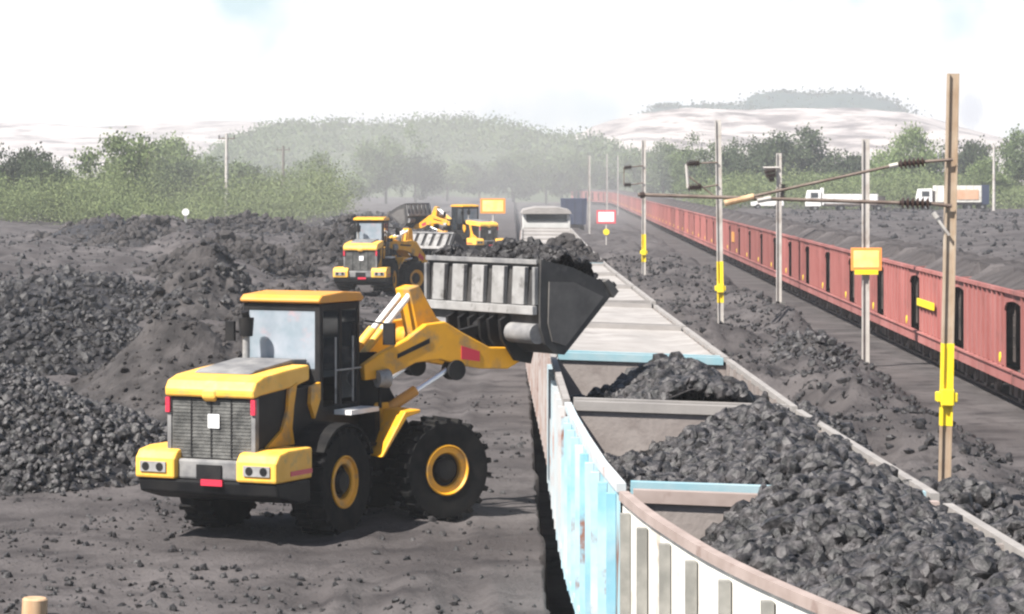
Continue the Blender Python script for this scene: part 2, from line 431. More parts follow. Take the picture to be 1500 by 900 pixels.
def lumps(P, s, rng, fine=False):
    n = len(P)
    q = rng.normal(size=(n, 4)); q /= np.linalg.norm(q, axis=1)[:, None]
    w, x, y, z = q.T
    Rm = np.stack([1 - 2 * (y * y + z * z), 2 * (x * y - z * w), 2 * (x * z + y * w), 2 * (x * y + z * w), 1 - 2 * (x * x + z * z), 2 * (y * z - x * w), 2 * (x * z - y * w), 2 * (y * z + x * w), 1 - 2 * (x * x + y * y)], -1).reshape(n, 3, 3)
    an = rng.uniform(0.55, 1.35, size=(n, 1, 3))
    V = ICO_V[None] * (1 + rng.uniform(-0.30, 0.20, size=(n, 12, 1)))
    if fine:
        Mv = (V[:, ICO_E[:, 0]] + V[:, ICO_E[:, 1]]) / 2 * (1 + rng.uniform(-0.04, 0.24, size=(n, len(ICO_E), 1)))
        V = np.concatenate([V, Mv], 1)
    k = V.shape[1]
    V = V * an * s[:, None, None]
    V = np.einsum('nij,nkj->nki', Rm, V) + P[:, None, :]
    Fc = (ICO_F2 if fine else ICO_F)[None] + (np.arange(n) * k)[:, None, None]
    return V.reshape(-1, 3), Fc.reshape(-1, 3)

def surf_mesh(name, hfun, xs, ys, mats, nl, smin, smax, seed, clip=None, sharp=2.2, loc=None, fine=False):
    """height field over a grid plus angular lumps sitting in its surface, one mesh"""
    rng = np.random.default_rng(seed)
    X, Y = np.meshgrid(xs, ys)
    Z = hfun(X, Y)
    V = np.stack([X, Y, Z], -1).reshape(-1, 3); n = len(xs)
    i = np.arange(len(ys) - 1)[:, None] * n + np.arange(n - 1)[None]
    Fq = np.stack([i, i + 1, i + n + 1, i + n], -1).reshape(-1, 4)
    keep = None
    if clip is not None:
        c = clip(X, Y).ravel()
        Fq = Fq[c[Fq].any(1)]
    px = rng.uniform(xs[0], xs[-1], nl * 3); py = rng.uniform(ys[0], ys[-1], nl * 3)
    if clip is not None:
        k = clip(px, py); px = px[k]; py = py[k]
    px = px[:nl]; py = py[:nl]
    s = smin + (smax - smin) * rng.uniform(0, 1, len(px)) ** sharp
    pz = hfun(px, py) + s * rng.uniform(-0.15, 0.8, len(px))
    LV, LF = lumps(np.stack([px, py, pz], -1), s, rng, fine)
    LF = LF + len(V)
    mi = np.concatenate([np.zeros(len(Fq)), np.full(len(LF), len(mats) - 1)])
    VV = np.concatenate([V, LV])
    if loc is not None: VV = VV - np.array(loc)
    me = mesh_np(name, VV, [Fq, LF], mats, mi)
    return me

def heap(cx, cy, rx, ry, h, base, label, seed, nl=700, smin=0.05, smax=0.3, mats=('coal_dusty', 'coal'), p=1.5, rough=0.5):
    def clipf(x, y):
        a = np.arctan2((y - cy) / ry, (x - cx) / rx)
        r = np.hypot((x - cx) / rx, (y - cy) / ry)
        return r < 1.0 + 0.22 * vnoise(np.cos(a) * 2 + seed, np.sin(a) * 2, seed)
    def hf(x, y):
        a = np.arctan2((y - cy) / ry, (x - cx) / rx)
        r = np.hypot((x - cx) / rx, (y - cy) / ry) / (1.0 + 0.22 * vnoise(np.cos(a) * 2 + seed, np.sin(a) * 2, seed))
        k = np.clip(1 - r, 0, 1)
        e = 1 - (1 - k) ** p
        zz = base + h * e * (1 + rough * fbm(x * 0.5 + seed, y * 0.35, 4, seed)) + rough * 0.35 * np.minimum(k * 4, 1) * np.abs(fbm(x * 1.3, y * 0.9, 3, seed + 3))
        return np.where(r > 1.0, base - 0.3, zz - 0.06)
    xs = np.linspace(cx - rx * 1.15, cx + rx * 1.15, 70); ys = np.linspace(cy - ry * 1.15, cy + ry * 1.15, 70)
    me = surf_mesh('coal_heap', hf, xs, ys, [M[m] for m in mats], nl, smin, smax, seed, clipf, sharp=3.6, loc=(cx, cy, base), fine=cy < 56)
    o = link('coal_heap', me, loc=(cx, cy, base))
    tag(o, label, 'coal heap', 'heaps of coal on the ground')
    return o

heap(-9.8, 53.0, 4.2, 5.0, 1.5, 1.1, 'dark lumpy coal heap at the left edge beside the big loader', 11, 15000, 0.012, 0.12, ('coal_dark', 'coal'), p=1.9)
heap(-7.4, 67.0, 3.6, 6.0, 1.65, 1.1, 'grey dusty coal mound directly behind the big loader hood', 12, 1800, 0.015, 0.10, ('coal_dusty', 'coal_dusty'), p=1.7, rough=.7)
heap(-12.0, 80.0, 4.2, 6.5, 1.5, 1.1, 'dark lumpy coal mound behind the left edge heap', 13, 8000, 0.015, 0.16, ('coal_dark', 'coal_dark'), p=1.6)
heap(-16.5, 93.0, 5.0, 7.0, 1.5, 1.1, 'low dark coal mound at left edge before the pale terrace', 14, 4000, 0.03, 0.22, ('coal_dark', 'coal_dark'))
heap(-6.4, 84.0, 3.0, 6.0, 2.1, 1.1, 'grey coal mound seen just left of the big loader cab', 15, 1500, 0.02, 0.16, ('coal_dusty', 'coal_dusty'), rough=.7)
heap(-10.4, 97.0, 3.6, 7.0, 2.3, 1.1, 'coal mound between the cab and the pale terrace', 16, 1800, 0.02, 0.2, ('coal_dusty', 'coal_dark'), rough=.7)
heap(-14.2, 142.0, 5.0, 11.0, 2.2, 1.1, 'long dark coal ridge left of the second loader', 17, 3500, 0.05, 0.36, ('coal_dark', 'coal_dusty'))
heap(-30.0, 215.0, 7.0, 16.0, 2.2, 1.1, 'low dark coal bank at the far left edge below the scrub', 25, 1200, 0.06, 0.4, ('coal_dark', 'coal_dusty'))
heap(-18.5, 118.0, 6.0, 9.0, 1.3, 1.1, 'dark coal bank crossing the pale terrace at the left', 26, 3000, 0.03, 0.25, ('coal_dark', 'coal_dark'))
heap(-9.4, 165.0, 4.2, 10.0, 2.5, 1.1, 'dark coal ridge behind the second loader', 18, 2500, 0.05, 0.36, ('coal_dark', 'coal_dusty'))
heap(-24.5, 195.0, 5.2, 13.0, 2.6, 1.1, 'small dark coal hump at far left below the trees', 19, 1500, 0.06, 0.4, ('coal_dark', 'coal_dusty'))
heap(-22.0, 235.0, 8.5, 16.0, 2.1, 1.1, 'broad coal bank at the foot of the left trees', 20, 2500, 0.06, 0.45, ('coal_dark', 'coal_dusty'))
heap(-12.8, 262.0, 7.0, 20.0, 1.8, 1.1, 'far coal bank left of the third loader', 21, 1500, 0.06, 0.45)
heap(6.5, 40.0, 2.1, 10.0, 1.55, 0.0, 'coal bank spilled beside the loaded wagons', 22, 9000, 0.02, 0.16, p=1.8)
heap(6.3, 60.0, 1.7, 9.0, 1.3, 0.1, 'low coal bank between the tracks past the tallest mast', 23, 4000, 0.02, 0.18)
heap(9.2, 88.0, 2.2, 9.0, 1.2, 0.1, 'coal bank between the second mast and the red wagons', 24, 2500, 0.03, 0.22)

# loose lumps strewn over the ground
def strew():
    rng = np.random.default_rng(5)
    P = []; S = []
    n = 17000
    Y = 24 + 46 * rng.uniform(0, 1, n) ** 1.2; X = EDGE - 0.1 - rng.uniform(0, 1, n) ** 0.8 * 10.5
    k = vnoise(X * 0.5, Y * 0.35, 81) + rng.uniform(-0.3, 0.3, n) > -0.02
    P.append((X[k], Y[k])); S.append(0.008 + 0.06 * rng.uniform(0, 1, k.sum()) ** 5)
    n = 9000
    Y = 40 + 160 * rng.uniform(0, 1, n) ** 1.5; X = 4.9 + rng.uniform(0, 1, n) * 6.5
    P.append((X, Y)); S.append(0.015 + 0.12 * rng.uniform(0, 1, n) ** 3)
    n = 9000
    Y = 66 + 160 * rng.uniform(0, 1, n); X = -5 - rng.uniform(0, 1, n) * (Y * 0.17)
    P.append((X, Y)); S.append(0.02 + 0.20 * rng.uniform(0, 1, n) ** 4)
    n = 2500
    Y = 150 + 220 * rng.uniform(0, 1, n); X = 24 + rng.uniform(0, 1, n) * 45
    P.append((X, Y)); S.append(0.06 + 0.3 * rng.uniform(0, 1, n) ** 4)
    x = np.concatenate([p[0] for p in P]); y = np.concatenate([p[1] for p in P]); s = np.concatenate(S)
    z = ground_h(x, y) + s * 0.2
    V, Fc = lumps(np.stack([x, y, z], -1), s, rng)
    o = link('loose_coal', mesh_np('loose_coal', V, [Fc], [M['coal_dark']]))
    tag(o, 'loose coal lumps strewn over the ground', 'coal', kind='stuff')
strew()

# ------------------------------------------------------------------ rails
def track(name, fx, y0, y1, step=6.0):
    mb = MB(); Y = y0
    while Y < y1:
        for s in (-0.84, 0.84):
            mb.bar((fx(Y) + s, Y, -0.03), (fx(Y + step) + s, Y + step, -0.03), 0.07, 0.14, 0)
        Y += step
    Y = y0
    while Y < min(y1, 260):
        mb.box((fx(Y), Y, -0.12), (2.7, 0.24, 0.12), 1); Y += 0.7
    tag(mb.build(name, [M['rail'], M['sleeper']]), kind='structure')
def red_x(Y):
    return 14.0 + 0.016 * Y - max(0.0, Y - 640) ** 2 * 0.0011
RR = [(10, 4.95), (18, 4.75), (20, 4.62), (24.4, 4.40), (28.4, 4.26), (39, 3.93), (50, 3.80), (75, 3.56), (100, 3.42), (120, 3.42), (160, 3.58), (220, 3.85), (400, 5.0)]
def right_rim(Y):
    return float(np.interp(Y, [a for a, b in RR], [b for a, b in RR]))
track('railway_track', lambda Y: right_rim(Y) - 1.52, 30, 330)
track('railway_track', red_x, 40, 760)

# ------------------------------------------------------------------ the near rake of open wagons
WB, WT = 1.12, 3.30
def bogie(mb_c, root, rel, heading=0.0, simple=False):
    bo = MB()
    for sx in (-1.0, 1.0):
        bo.box((mb_c[0] + sx, mb_c[1], 0.52), (0.16, 2.5, 0.22), 0)
        bo.box((mb_c[0] + sx * 1.05, mb_c[1], 0.48), (0.24, 0.7, 0.42), 0)
        for sy in (-1, 1): bo.box((mb_c[0] + sx * 1.06, mb_c[1] + sy, 0.46), (0.22, 0.34, 0.36), 0)
    bo.box((mb_c[0], mb_c[1], 0.6), (2.0, 0.5, 0.25), 0)
    b = bo.build('bogie', M['bogie_dust'], root, rel=rel)
    for sy in (-1.0, 1.0):
        w = MB()
        for sx in (-0.84, 0.84):
            w.lathe([(0.05, -0.06), (0.5, -0.06), (0.5, 0.06), (0.44, 0.07), (0.40, 0.04), (0.2, 0.04), (0.18, 0.1), (0.05, 0.1)] if sx > 0 else
                    [(0.05, 0.06), (0.5, 0.06), (0.5, -0.06), (0.44, -0.07), (0.40, -0.04), (0.2, -0.04), (0.18, -0.1), (0.05, -0.1)], (mb_c[0] + sx, mb_c[1] + sy, 0.53), 22)
        w.tube((mb_c[0] - 0.84, mb_c[1] + sy, 0.53), (mb_c[0] + 0.84, mb_c[1] + sy, 0.53), 0.08)
        w.build('wheelset', M['wheel'], b)
    return b

def gondola(y0, y1, lf, rf, wall, stake, rim, endrim, label, nst=9, zl=0.0, zr=0.0, wall2=None, full=True, cover=False):
    """open wagon between y0 and y1; lf, rf give the x of its left and right rims"""
    ym = (y0 + y1) / 2
    rel = Vector(((lf(ym) + rf(ym)) / 2, ym, 0))
    root = thing('open_wagon', rel, label, 'wagon', 'open wagons of the near rake')
    N = 14
    ys = [y0 + (y1 - y0) * k / N for k in range(N + 1)]
    th = 0.05
    for side, f, dz in ((-1, lf, zl), (1, rf, zr)):
        mb = MB()
        # plate: outer skin (mat 0 / 3 on the far half) and inner skin (mat 1)
        for k in range(N):
            a, b = ys[k], ys[k + 1]
            xo0, xo1 = f(a), f(b)
            xi0, xi1 = xo0 - side * th, xo1 - side * th
            bulge = 0.03
            zt = WT + dz - 0.06
            vs = [(xo0, a, WB), (xo1, b, WB), (xo1, b, zt), (xo0, a, zt), (xi0, a, WB), (xi1, b, WB), (xi1, b, zt), (xi0, a, zt)]
            om = 3 if (wall2 is not None and (a + b) / 2 > y0 + 0.30 * (y1 - y0)) else 0
            mb.add(vs, [(0, 1, 2, 3)], om); mb.add(vs, [(4, 5, 6, 7), (3, 2, 6, 7), (0, 1, 5, 4)], 1)
        for k in range(nst):
            a = y0 + (y1 - y0) * (k + 0.5) / nst if nst < 12 else y0 + 0.25 + (y1 - y0 - 0.5) * k / (nst - 1)
            x = f(a)
            mb.box((x + side * 0.05, a, (WB + WT) / 2 - 0.04), (0.095, 0.12, WT - WB - 0.14), 2)
            mb.box((x - side * 0.075, a, (WB + WT) / 2 - 0.04), (0.045, 0.10, WT - WB - 0.14), 1)
        # door hinges and a mid rail
        for k in range(N):
            a, b = ys[k], ys[k + 1]
            mb.bar((f(a) + side * 0.03, a, WB + 0.07), (f(b) + side * 0.03, b, WB + 0.07), 0.09, 0.16, 2)
        w = mb.build('side_wall', [wall, M['inner'], stake] + ([wall2] if wall2 is not None else []), root, rel=rel)
        tr = MB()
        for k in range(N):
            a, b = ys[k], ys[k + 1]
            tr.bar((f(a) - side * 0.01, a, WT + dz), (f(b) - side * 0.01, b, WT + dz), 0.095, 0.09)
        tr.build('top_rail', rim if side < 0 else M['rim_grey'], w, rel=rel)
    for e, yy in ((1, y0), (-1, y1)):
        mb = MB()
        xl, xr = lf(yy) + 0.055, rf(yy) - 0.055
        mb.add([(xl, yy, WB), (xr, yy, WB), (xr, yy, WT + zr - 0.06), (xl, yy, WT + zl - 0.06)], [(0, 1, 2, 3)], 0 if e == 1 else 1)
        mb.add([(xl, yy + e * th, WB), (xr, yy + e * th, WB), (xr, yy + e * th, WT + zr - 0.06), (xl, yy + e * th, WT + zl - 0.06)], [(0, 1, 2, 3)], 1)
        for q in (0.2, 0.5, 0.8):
            x = xl + (xr - xl) * q
            mb.box((x, yy - e * 0.06, 2.15), (0.14, 0.10, 2.0), 0)
        for zz in (1.75, 2.5): mb.box(((xl + xr) / 2, yy + e * 0.075, zz), (xr - xl - 0.02, 0.04, 0.08), 1)
        w = mb.build('end_wall', [wall, M['inner']], root, rel=rel)
        tr = MB(); tr.bar((xl + 0.05, yy + e * 0.02, WT + zl + 0.003), (xr - 0.05, yy + e * 0.02, WT + zr + 0.003), 0.15, 0.125)
        tr.build('top_rail', endrim[0 if e == 1 else 1] if isinstance(endrim, tuple) else endrim, w, rel=rel)
    fl = MB()
    fl.add([(lf(y0) + .06, y0 + .06, WB + 0.05), (rf(y0) - .06, y0 + .06, WB + 0.05), (rf(y1) - .06, y1 - .06, WB + 0.05), (lf(y1) + .06, y1 - .06, WB + 0.05)], [(0, 1, 2, 3)], 0)
    fl.build('floor', M['coal_dusty'], root, rel=rel)
    if cover:
        nx, ny = 12, 22; vs = []; fs = []
        for j in range(ny):
            for i in range(nx):
                yv = y0 + .08 + (y1 - y0 - .16) * j / (ny - 1); l, r_ = lf(yv) + .09, rf(yv) - .09
                e = min(1, i / 2, (nx - 1 - i) / 2) * min(1, j / 2, (ny - 1 - j) / 2)
                xv = l + (r_ - l) * i / (nx - 1)
                vs.append((xv, yv, WT + (zl + (zr - zl) * i / (nx - 1)) - .035 - .05 * e + .07 * e * float(fbm(xv * 1.3, yv * .8, 3, 123))))
        for j in range(ny - 1):
            for i in range(nx - 1): k = j * nx + i; fs.append((k, k + 1, k + nx + 1, k + nx))
        cv = MB(); cv.add(vs, fs); cv.build('cover_sheet', M['sheet'], root, rel=rel, smooth=True)
    un = MB()
    cx0, cx1 = (lf(y0) + rf(y0)) / 2, (lf(y1) + rf(y1)) / 2
    un.bar((cx0, y0 - 0.2, 0.98), (cx1, y1 + 0.2, 0.98), 1.0, 0.26)
    for k in range(5):
        a = y0 + (y1 - y0) * (k + .5) / 5
        un.box(((lf(a) + rf(a)) / 2, a, 1.0), (rf(a) - lf(a) - 0.1, 0.25, 0.2), 0)
    un.tube((cx0, y0 - 0.55, 0.98), (cx0, y0 - 0.2, 0.98), 0.12); un.tube((cx1, y1 + 0.2, 0.98), (cx1, y1 + 0.5, 0.98), 0.12)
    un.build('underframe', M['under'], root, rel=rel)
    if full:
        for yy in (y0 + 1.9, y1 - 1.9):
            bogie(((lf(yy) + rf(yy)) / 2, yy), root, rel)
    return root

# left rims measured on the photograph, all at the rim height
L1 = [(17.0, 3.30), (19.0, 2.68), (20.68, 2.25), (22.29, 1.87), (23.76, 1.59), (26.3, 1.24), (28.06, 1.08)]
L2 = [(28.5, 1.10), (31.0, 0.97), (34.0, 0.87), (37.0, 0.79), (39.4, 0.75)]
L3 = [(39.4, 0.75), (45.0, 0.72), (50.6, 0.70)]
def interp(tab):
    a = np.array([p[0] for p in tab]); b = np.array([p[1] for p in tab])
    return lambda Y: float(np.interp(Y, a, b))
def smooth_tab(tab):
    f = interp(tab)
    return lambda Y: (f(Y - 0.6) + f(Y + 0.6) + 2 * f(Y)) / 4 if tab[0][0] + .6 < Y < tab[-1][0] - .6 else f(Y)
gondola(17.8, 28.05, smooth_tab(L1), right_rim, M['cream'], M['stake'], M['pinkrim'], M['pinkrim'], 'cream sided open wagon nearest the camera with a pale rust rail', nst=9, zr=-0.12)
gondola(28.75, 39.2, interp(L2), right_rim, M['cyan'], M['cyandeep'], M['paleblue'], (M['cyanplain'], M['rim_grey']), 'light blue rust streaked open wagon heaped with coal', nst=10, zr=-0.10)
gondola(39.75, 50.2, interp(L3), right_rim, M['rustpale'], M['paleblue'], M['rim_grey'], (M['rim_grey'], M['cyanplain']), 'rusty and pale open wagon under the raised bucket', nst=8, zr=-0.10, wall2=M['paleblue'])
yy = 50.75
names = ['first', 'second', 'third', 'fourth', 'fifth', 'sixth', 'seventh', 'eighth', 'ninth', 'tenth', 'eleventh', 'twelfth']
WG = []
for k in range(12):
    lf = lambda Y: right_rim(Y) - 3.05
    zr = -0.10 if k < 2 else -0.03
    lab = names[k] + ' pale grey sheeted wagon counted away from the raised bucket' if k != 5 else 'grey open wagon heaped high with dusty coal beyond the bucket'
    gondola(yy, yy + 10.2, lf, right_rim, M['paleblue'] if k % 3 == 0 else M['rustpale'], M['rustpale'], M['rim_grey'], (M['cyanplain'], M['rim_grey']) if k in (0, 5) else M['rim_grey'], lab, nst=8, zr=zr, full=k < 6, cover=k != 5)
    WG.append(yy); yy += 10.72

def load(y0, y1, lf, rf, label, seed, nl, hf=None, mats=('coal_dark', 'coal'), smin=0.025, smax=0.15):
    m = 0.09
    def uv(x, y):
        l = np.interp(y, GY, [lf(t) for t in GY]); r = np.interp(y, GY, [rf(t) for t in GY])
        return (x - l) / (r - l), (y - y0) / (y1 - y0)
    GY = np.linspace(y0, y1, 40)
    def h(x, y):
        u, v = uv(x, y)
        return hf(u, v, x, y)
    def clip(x, y):
        u, v = uv(x, y)
        return (u > 0.065) & (u < 1.04) & (v > 0.01) & (v < 0.99)
    xs = np.linspace(min(lf(y0), lf(y1)), max(rf(y0), rf(y1)) + 0.2, 60); ys = np.linspace(y0 + 0.06, y1 - 0.06, 120)
    xm, ym = float(xs.mean()), float(ys.mean())
    me = surf_mesh('coal_load', h, xs, ys, [M[k] for k in mats], nl, smin, smax, seed, clip, sharp=3.2, loc=(xm, ym, 2.0), fine=True)
    o = link('coal_load', me, loc=(xm, ym, 2.0))
    return tag(o, label, 'coal load', 'coal heaped in wagons')
def g(a, c, w): return np.exp(-((a - c) / w) ** 2)
def h1(u, v, x, y):
    z = 2.98 + 0.34 * g(u, 0.62, 0.34) - 0.55 * sstep(0.62, 1.0, v) * sstep(0.5, 0.1, u) - 0.12 * sstep(.2, 0, u) + 0.34 * fbm(x * 1.5, y * 1.0, 4, 91)
    return np.where(u > 0.8, np.minimum(z, 3.34 - (u - .8) * 1.9), z) - 3 * np.maximum(u - .97, 0)
def h2(u, v, x, y):
    z = 2.74 + 0.42 * g(u, 0.78, 0.34) + 0.28 * sstep(.6, 0, v) * (1 - u) - 0.5 * sstep(0.55, 1.0, v) * sstep(0.55, 0.1, u) + 0.32 * fbm(x * 1.5, y * 0.9, 4, 93)
    return np.where(u > 0.97, np.minimum(z, 3.4) - (u - 0.97) * 3, z)
def h3(u, v, x, y):
    z = 2.50 + .68 * g(u, 0.62, 0.30) * (1 - 0.5 * sstep(.75, 1, v)) + 0.2 * (1 - v) - 0.3 * sstep(0.6, 1.0, v) * sstep(0.45, 0.1, u) + 0.26 * fbm(x * 1.5, y * 0.9, 4, 95)
    return z
def h8(u, v, x, y):
    return 2.8 + 1.12 * g(u, 0.55, 0.34) * g(v, 0.5, 0.45) + 0.3 * fbm(x * 0.9, y * 0.5, 4, 97)
load(17.9, 27.95, smooth_tab(L1), right_rim, 'lumpy black coal filling the cream sided wagon nearest the camera', 31, 30000, h1, smin=0.014, smax=0.115)
load(28.85, 39.1, interp(L2), right_rim, 'lumpy black coal heaped to the right in the light blue wagon', 32, 22000, h2, smin=0.016, smax=0.125)
load(39.85, 50.1, interp(L3), right_rim, 'coal heap in the rusty wagon below the raised bucket', 33, 11000, h3, smin=0.02, smax=0.16)
load(WG[5] + .1, WG[5] + 10.1, lf, right_rim, 'dusty grey coal heaped above a wagon rim behind the bucket', 34, 1600, h8, ('coal_dusty', 'coal_dusty'), 0.06, 0.28)

# brake van at the far end of the rake
def brake_van():
    y0 = yy + 0.4; xc = right_rim(y0) - 1.5
    r = thing('brake_van', (xc, y0, 0.0), 'grey brake van with dark window band at the far end of the rake', 'brake van')
    b = MB()
    prof = [(-1.45, 1.0), (1.45, 1.0), (1.5, 3.9), (1.4, 4.3), (0.7, 4.45), (-0.7, 4.45), (-1.4, 4.3), (-1.5, 3.9)]
    b.prism(prof, 0, 11, 0, 'y'); b.build('body', M['vangrey'], r, bevel=0.04)
    w = MB(); w.box((0, -0.03, 3.95), (2.55, 0.06, 0.42)); w.build('window', M['glassdark'], r)
    ro = MB(); ro.prism([(-1.6, 4.2), (1.6, 4.2), (1.45, 4.42), (0.7, 4.58), (-0.7, 4.58), (-1.45, 4.42)], -0.25, 11.2, 0, 'y'); ro.build('roof', M['rim_grey'], r)
    u = MB(); u.box((0, 5.5, 0.85), (2.2, 10.6, 0.28)); u.build('underframe', M['under'], r)
    for s in (1.8, 9.2): bogie((0, s), r, Vector((0, 0, 0)))
brake_van()

# ------------------------------------------------------------------ red hopper wagons
def hopper():
    r = thing('hopper_wagon', (0, 0, 0), 'x', 'wagon', 'red hopper wagons of the far rake')
    L = 10.2; hw = 1.58
    b = MB()
    # hopper skin: side sheets with an arched recess at both ends, top band, sloped ends
    for s in (-1, 1):
        x0, x1 = s * hw, s * (hw - 0.05)
        lo, hi = min(x0, x1), max(x0, x1)
        y_a = 3.78
        b.prism([(-y_a, 1.16), (y_a, 1.16), (y_a, 2.75), (3.88, 2.86), (4.20, 2.98), (5.10, 3.04), (5.32, 3.04), (5.32, 3.36), (-5.32, 3.36), (-5.32, 3.04), (-5.10, 3.04), (-4.20, 2.98), (-3.88, 2.86), (-y_a, 2.75)], lo, hi, 0)
        for q in range(9):
            yq = -3.66 + 7.32 * q / 8
            b.box((s * (hw + 0.035), yq, 2.26), (0.07, 0.10, 2.1), 0)
        b.box((s * (hw + 0.045), 0, 3.31), (0.10, 10.64, 0.11), 0)
        b.box((s * (hw - .005), 0, 0.97), (0.10, 10.64, 0.37), 0)
        b.box((s * (hw + 0.05), 0, 1.14), (0.10, 10.64, 0.05), 0)
    for e in (-1, 1):
        b.add([(-hw + .06, e * 5.05, 3.3), (hw - .06, e * 5.05, 3.3), (hw - .06, e * 2.9, 1.15), (-hw + .06, e * 2.9, 1.15)], [(0, 1, 2, 3)], 1)  # sloped ends coloured black to paint in the shade of the recess
        b.box((0, e * 5.07, 3.28), (2 * hw - 0.1, 0.06, 0.14), 0)
    nx, ny = 9, 26
    vs = []; fs = []
    for j in range(ny):
        for i in range(nx):
            x = -hw + .05 + (2 * hw - .1) * i / (nx - 1); y = -5.0 + 10.0 * j / (ny - 1)
            e = min(1, i / 2, (nx - 1 - i) / 2) * min(1, j / 2, (ny - 1 - j) / 2)
            vs.append((x, y, 3.30 + .38 * e * (.8 + .5 * random.random())))
    for j in range(ny - 1):
        for i in range(nx - 1): k = j * nx + i; fs.append((k, k + 1, k + nx + 1, k + nx))
    b.add(vs, fs, 2)
    body = b.build('hopper_body', [M['red_wagon'], M['black'], M['ground']], r)
    for s in (-1, 1):
        la = MB()
        for yq in (-4.66, -4.40): la.box((s * (hw - 0.16), yq, 2.2), (0.03, 0.03, 1.7))
        for z in (1.75, 2.05, 2.35, 2.65, 2.92): la.box((s * (hw - 0.16), -4.53, z), (0.03, 0.24, 0.03))
        la.build('ladder', M['under'], r)
    u = MB()
    u.box((0, 0, .95), (2.3, 10.3, 0.2))
    for s in (-1, 1): u.box((s * 1.38, 0, .95), (0.16, 10.3, 0.2))
    u.box((0, 0, 0.78), (2.0, 3.2, 0.5))
    for e in (-1, 1): u.tube((0, e * 5.1, 0.98), (0, e * 5.42, 0.98), 0.12)
    u.build('underframe', M['under'], r)
    for s in (-1, 1):
        mk = MB(); mk.tube((s * hw, -3.5, 1.42), (s * (hw + .09), -3.5, 1.42), .14, n=12); mk.build('yellow_marker', M['sig_yellow'], r)
    for s in (-3.25, 3.25): bogie((0, s), r, Vector((0, 0, 0)))
    return r
proto = hopper()
ordn = ['first', 'second', 'third', 'fourth', 'fifth', 'sixth', 'seventh', 'eighth', 'ninth', 'tenth', 'eleventh', 'twelfth', 'thirteenth', 'fourteenth', 'fifteenth', 'sixteenth', 'seventeenth', 'eighteenth', 'nineteenth', 'twentieth']
Y = 72.8
for k in range(1, 63):
    o = proto if k == 1 else copy_tree(proto)
    o.location = (red_x(Y), Y, 0)
    dx = (red_x(Y + 2) - red_x(Y - 2)) / 4
    o.rotation_euler.z = -math.atan(dx)
    if k == 3:
        o['label'] = 'red hopper wagon with a yellow bar, behind the tallest mast'
        yb = MB(); yb.box((-1.70, 1.7, 2.2), (0.05, 4.2, 0.24)); yb.build('yellow_bar', M['sig_yellow'], o)
    elif k == 1:
        o['label'] = 'nearest red hopper wagon, cut by the right edge of the photo'
    elif k < 20:
        o['label'] = 'red hopper wagon, %s in the rake counted from the right edge' % ordn[k - 1]
    else:
        o['label'] = 'small distant red hopper wagon towards the far end of the rake'
    if k == 13:
        yb = MB(); yb.box((-1.665, 0.5, 2.3), (0.05, 2.6, 0.7)); yb.build('yellow_panel', M['orange'], o)
    Y += 10.72

# ------------------------------------------------------------------ wheel loaders
def tyre(c, Rt, w, Mx, root):
    mb = MB(Mx)
    r0 = 0.37
    prof = [(r0, -w * .42), (Rt * .78, -w * .5), (Rt * .93, -w * .5), (Rt - .03, -w * .42), (Rt - .03, w * .42), (Rt * .93, w * .5), (Rt * .78, w * .5), (r0, w * .42)]
    mb.lathe(prof, c, 36)
    nlug = 22
    for k in range(nlug):
        a = 2 * math.pi * k / nlug
        for s in (-1, 1):
            aa = a + (0.5 * 2 * math.pi / nlug if s > 0 else 0)
            p = Vector(c) + Vector((s * w * 0.26, (Rt - 0.015) * math.cos(aa), (Rt - 0.015) * math.sin(aa)))
            mb.box(p, (w * 0.5, 0.075, 0.07), 0, (aa - math.pi / 2 + 0.0, 0, 0))
    t = mb.build('wheel', M['rubber'], root, smooth=True)
    s = 1 if c[0] > 0 else -1
    rm = MB(Mx)
    x = s * w * 0.42
    rm.lathe([(0.26, x - s * .12), (0.26, x - s * .02), (0.28, x), (0.35, x + s * .0), (0.375, x + s * .035), (0.395, x + s * .03), (0.40, x - s * .12)], c, 30, 0)
    rm.lathe([(0.005, x - s * .1), (0.28, x - s * .1), (0.28, x - s * .13), (0.005, x - s * .13)], c, 24, 1)
    rm.lathe([(0.005, x + s * .02), (0.15, x + s * .01), (0.19, x - s * .03), (0.19, x - s * .11), (0.005, x - s * .11)], c, 20, 1)
    rm.build('rim', [M['yellow'], M['black']], t, smooth=True)

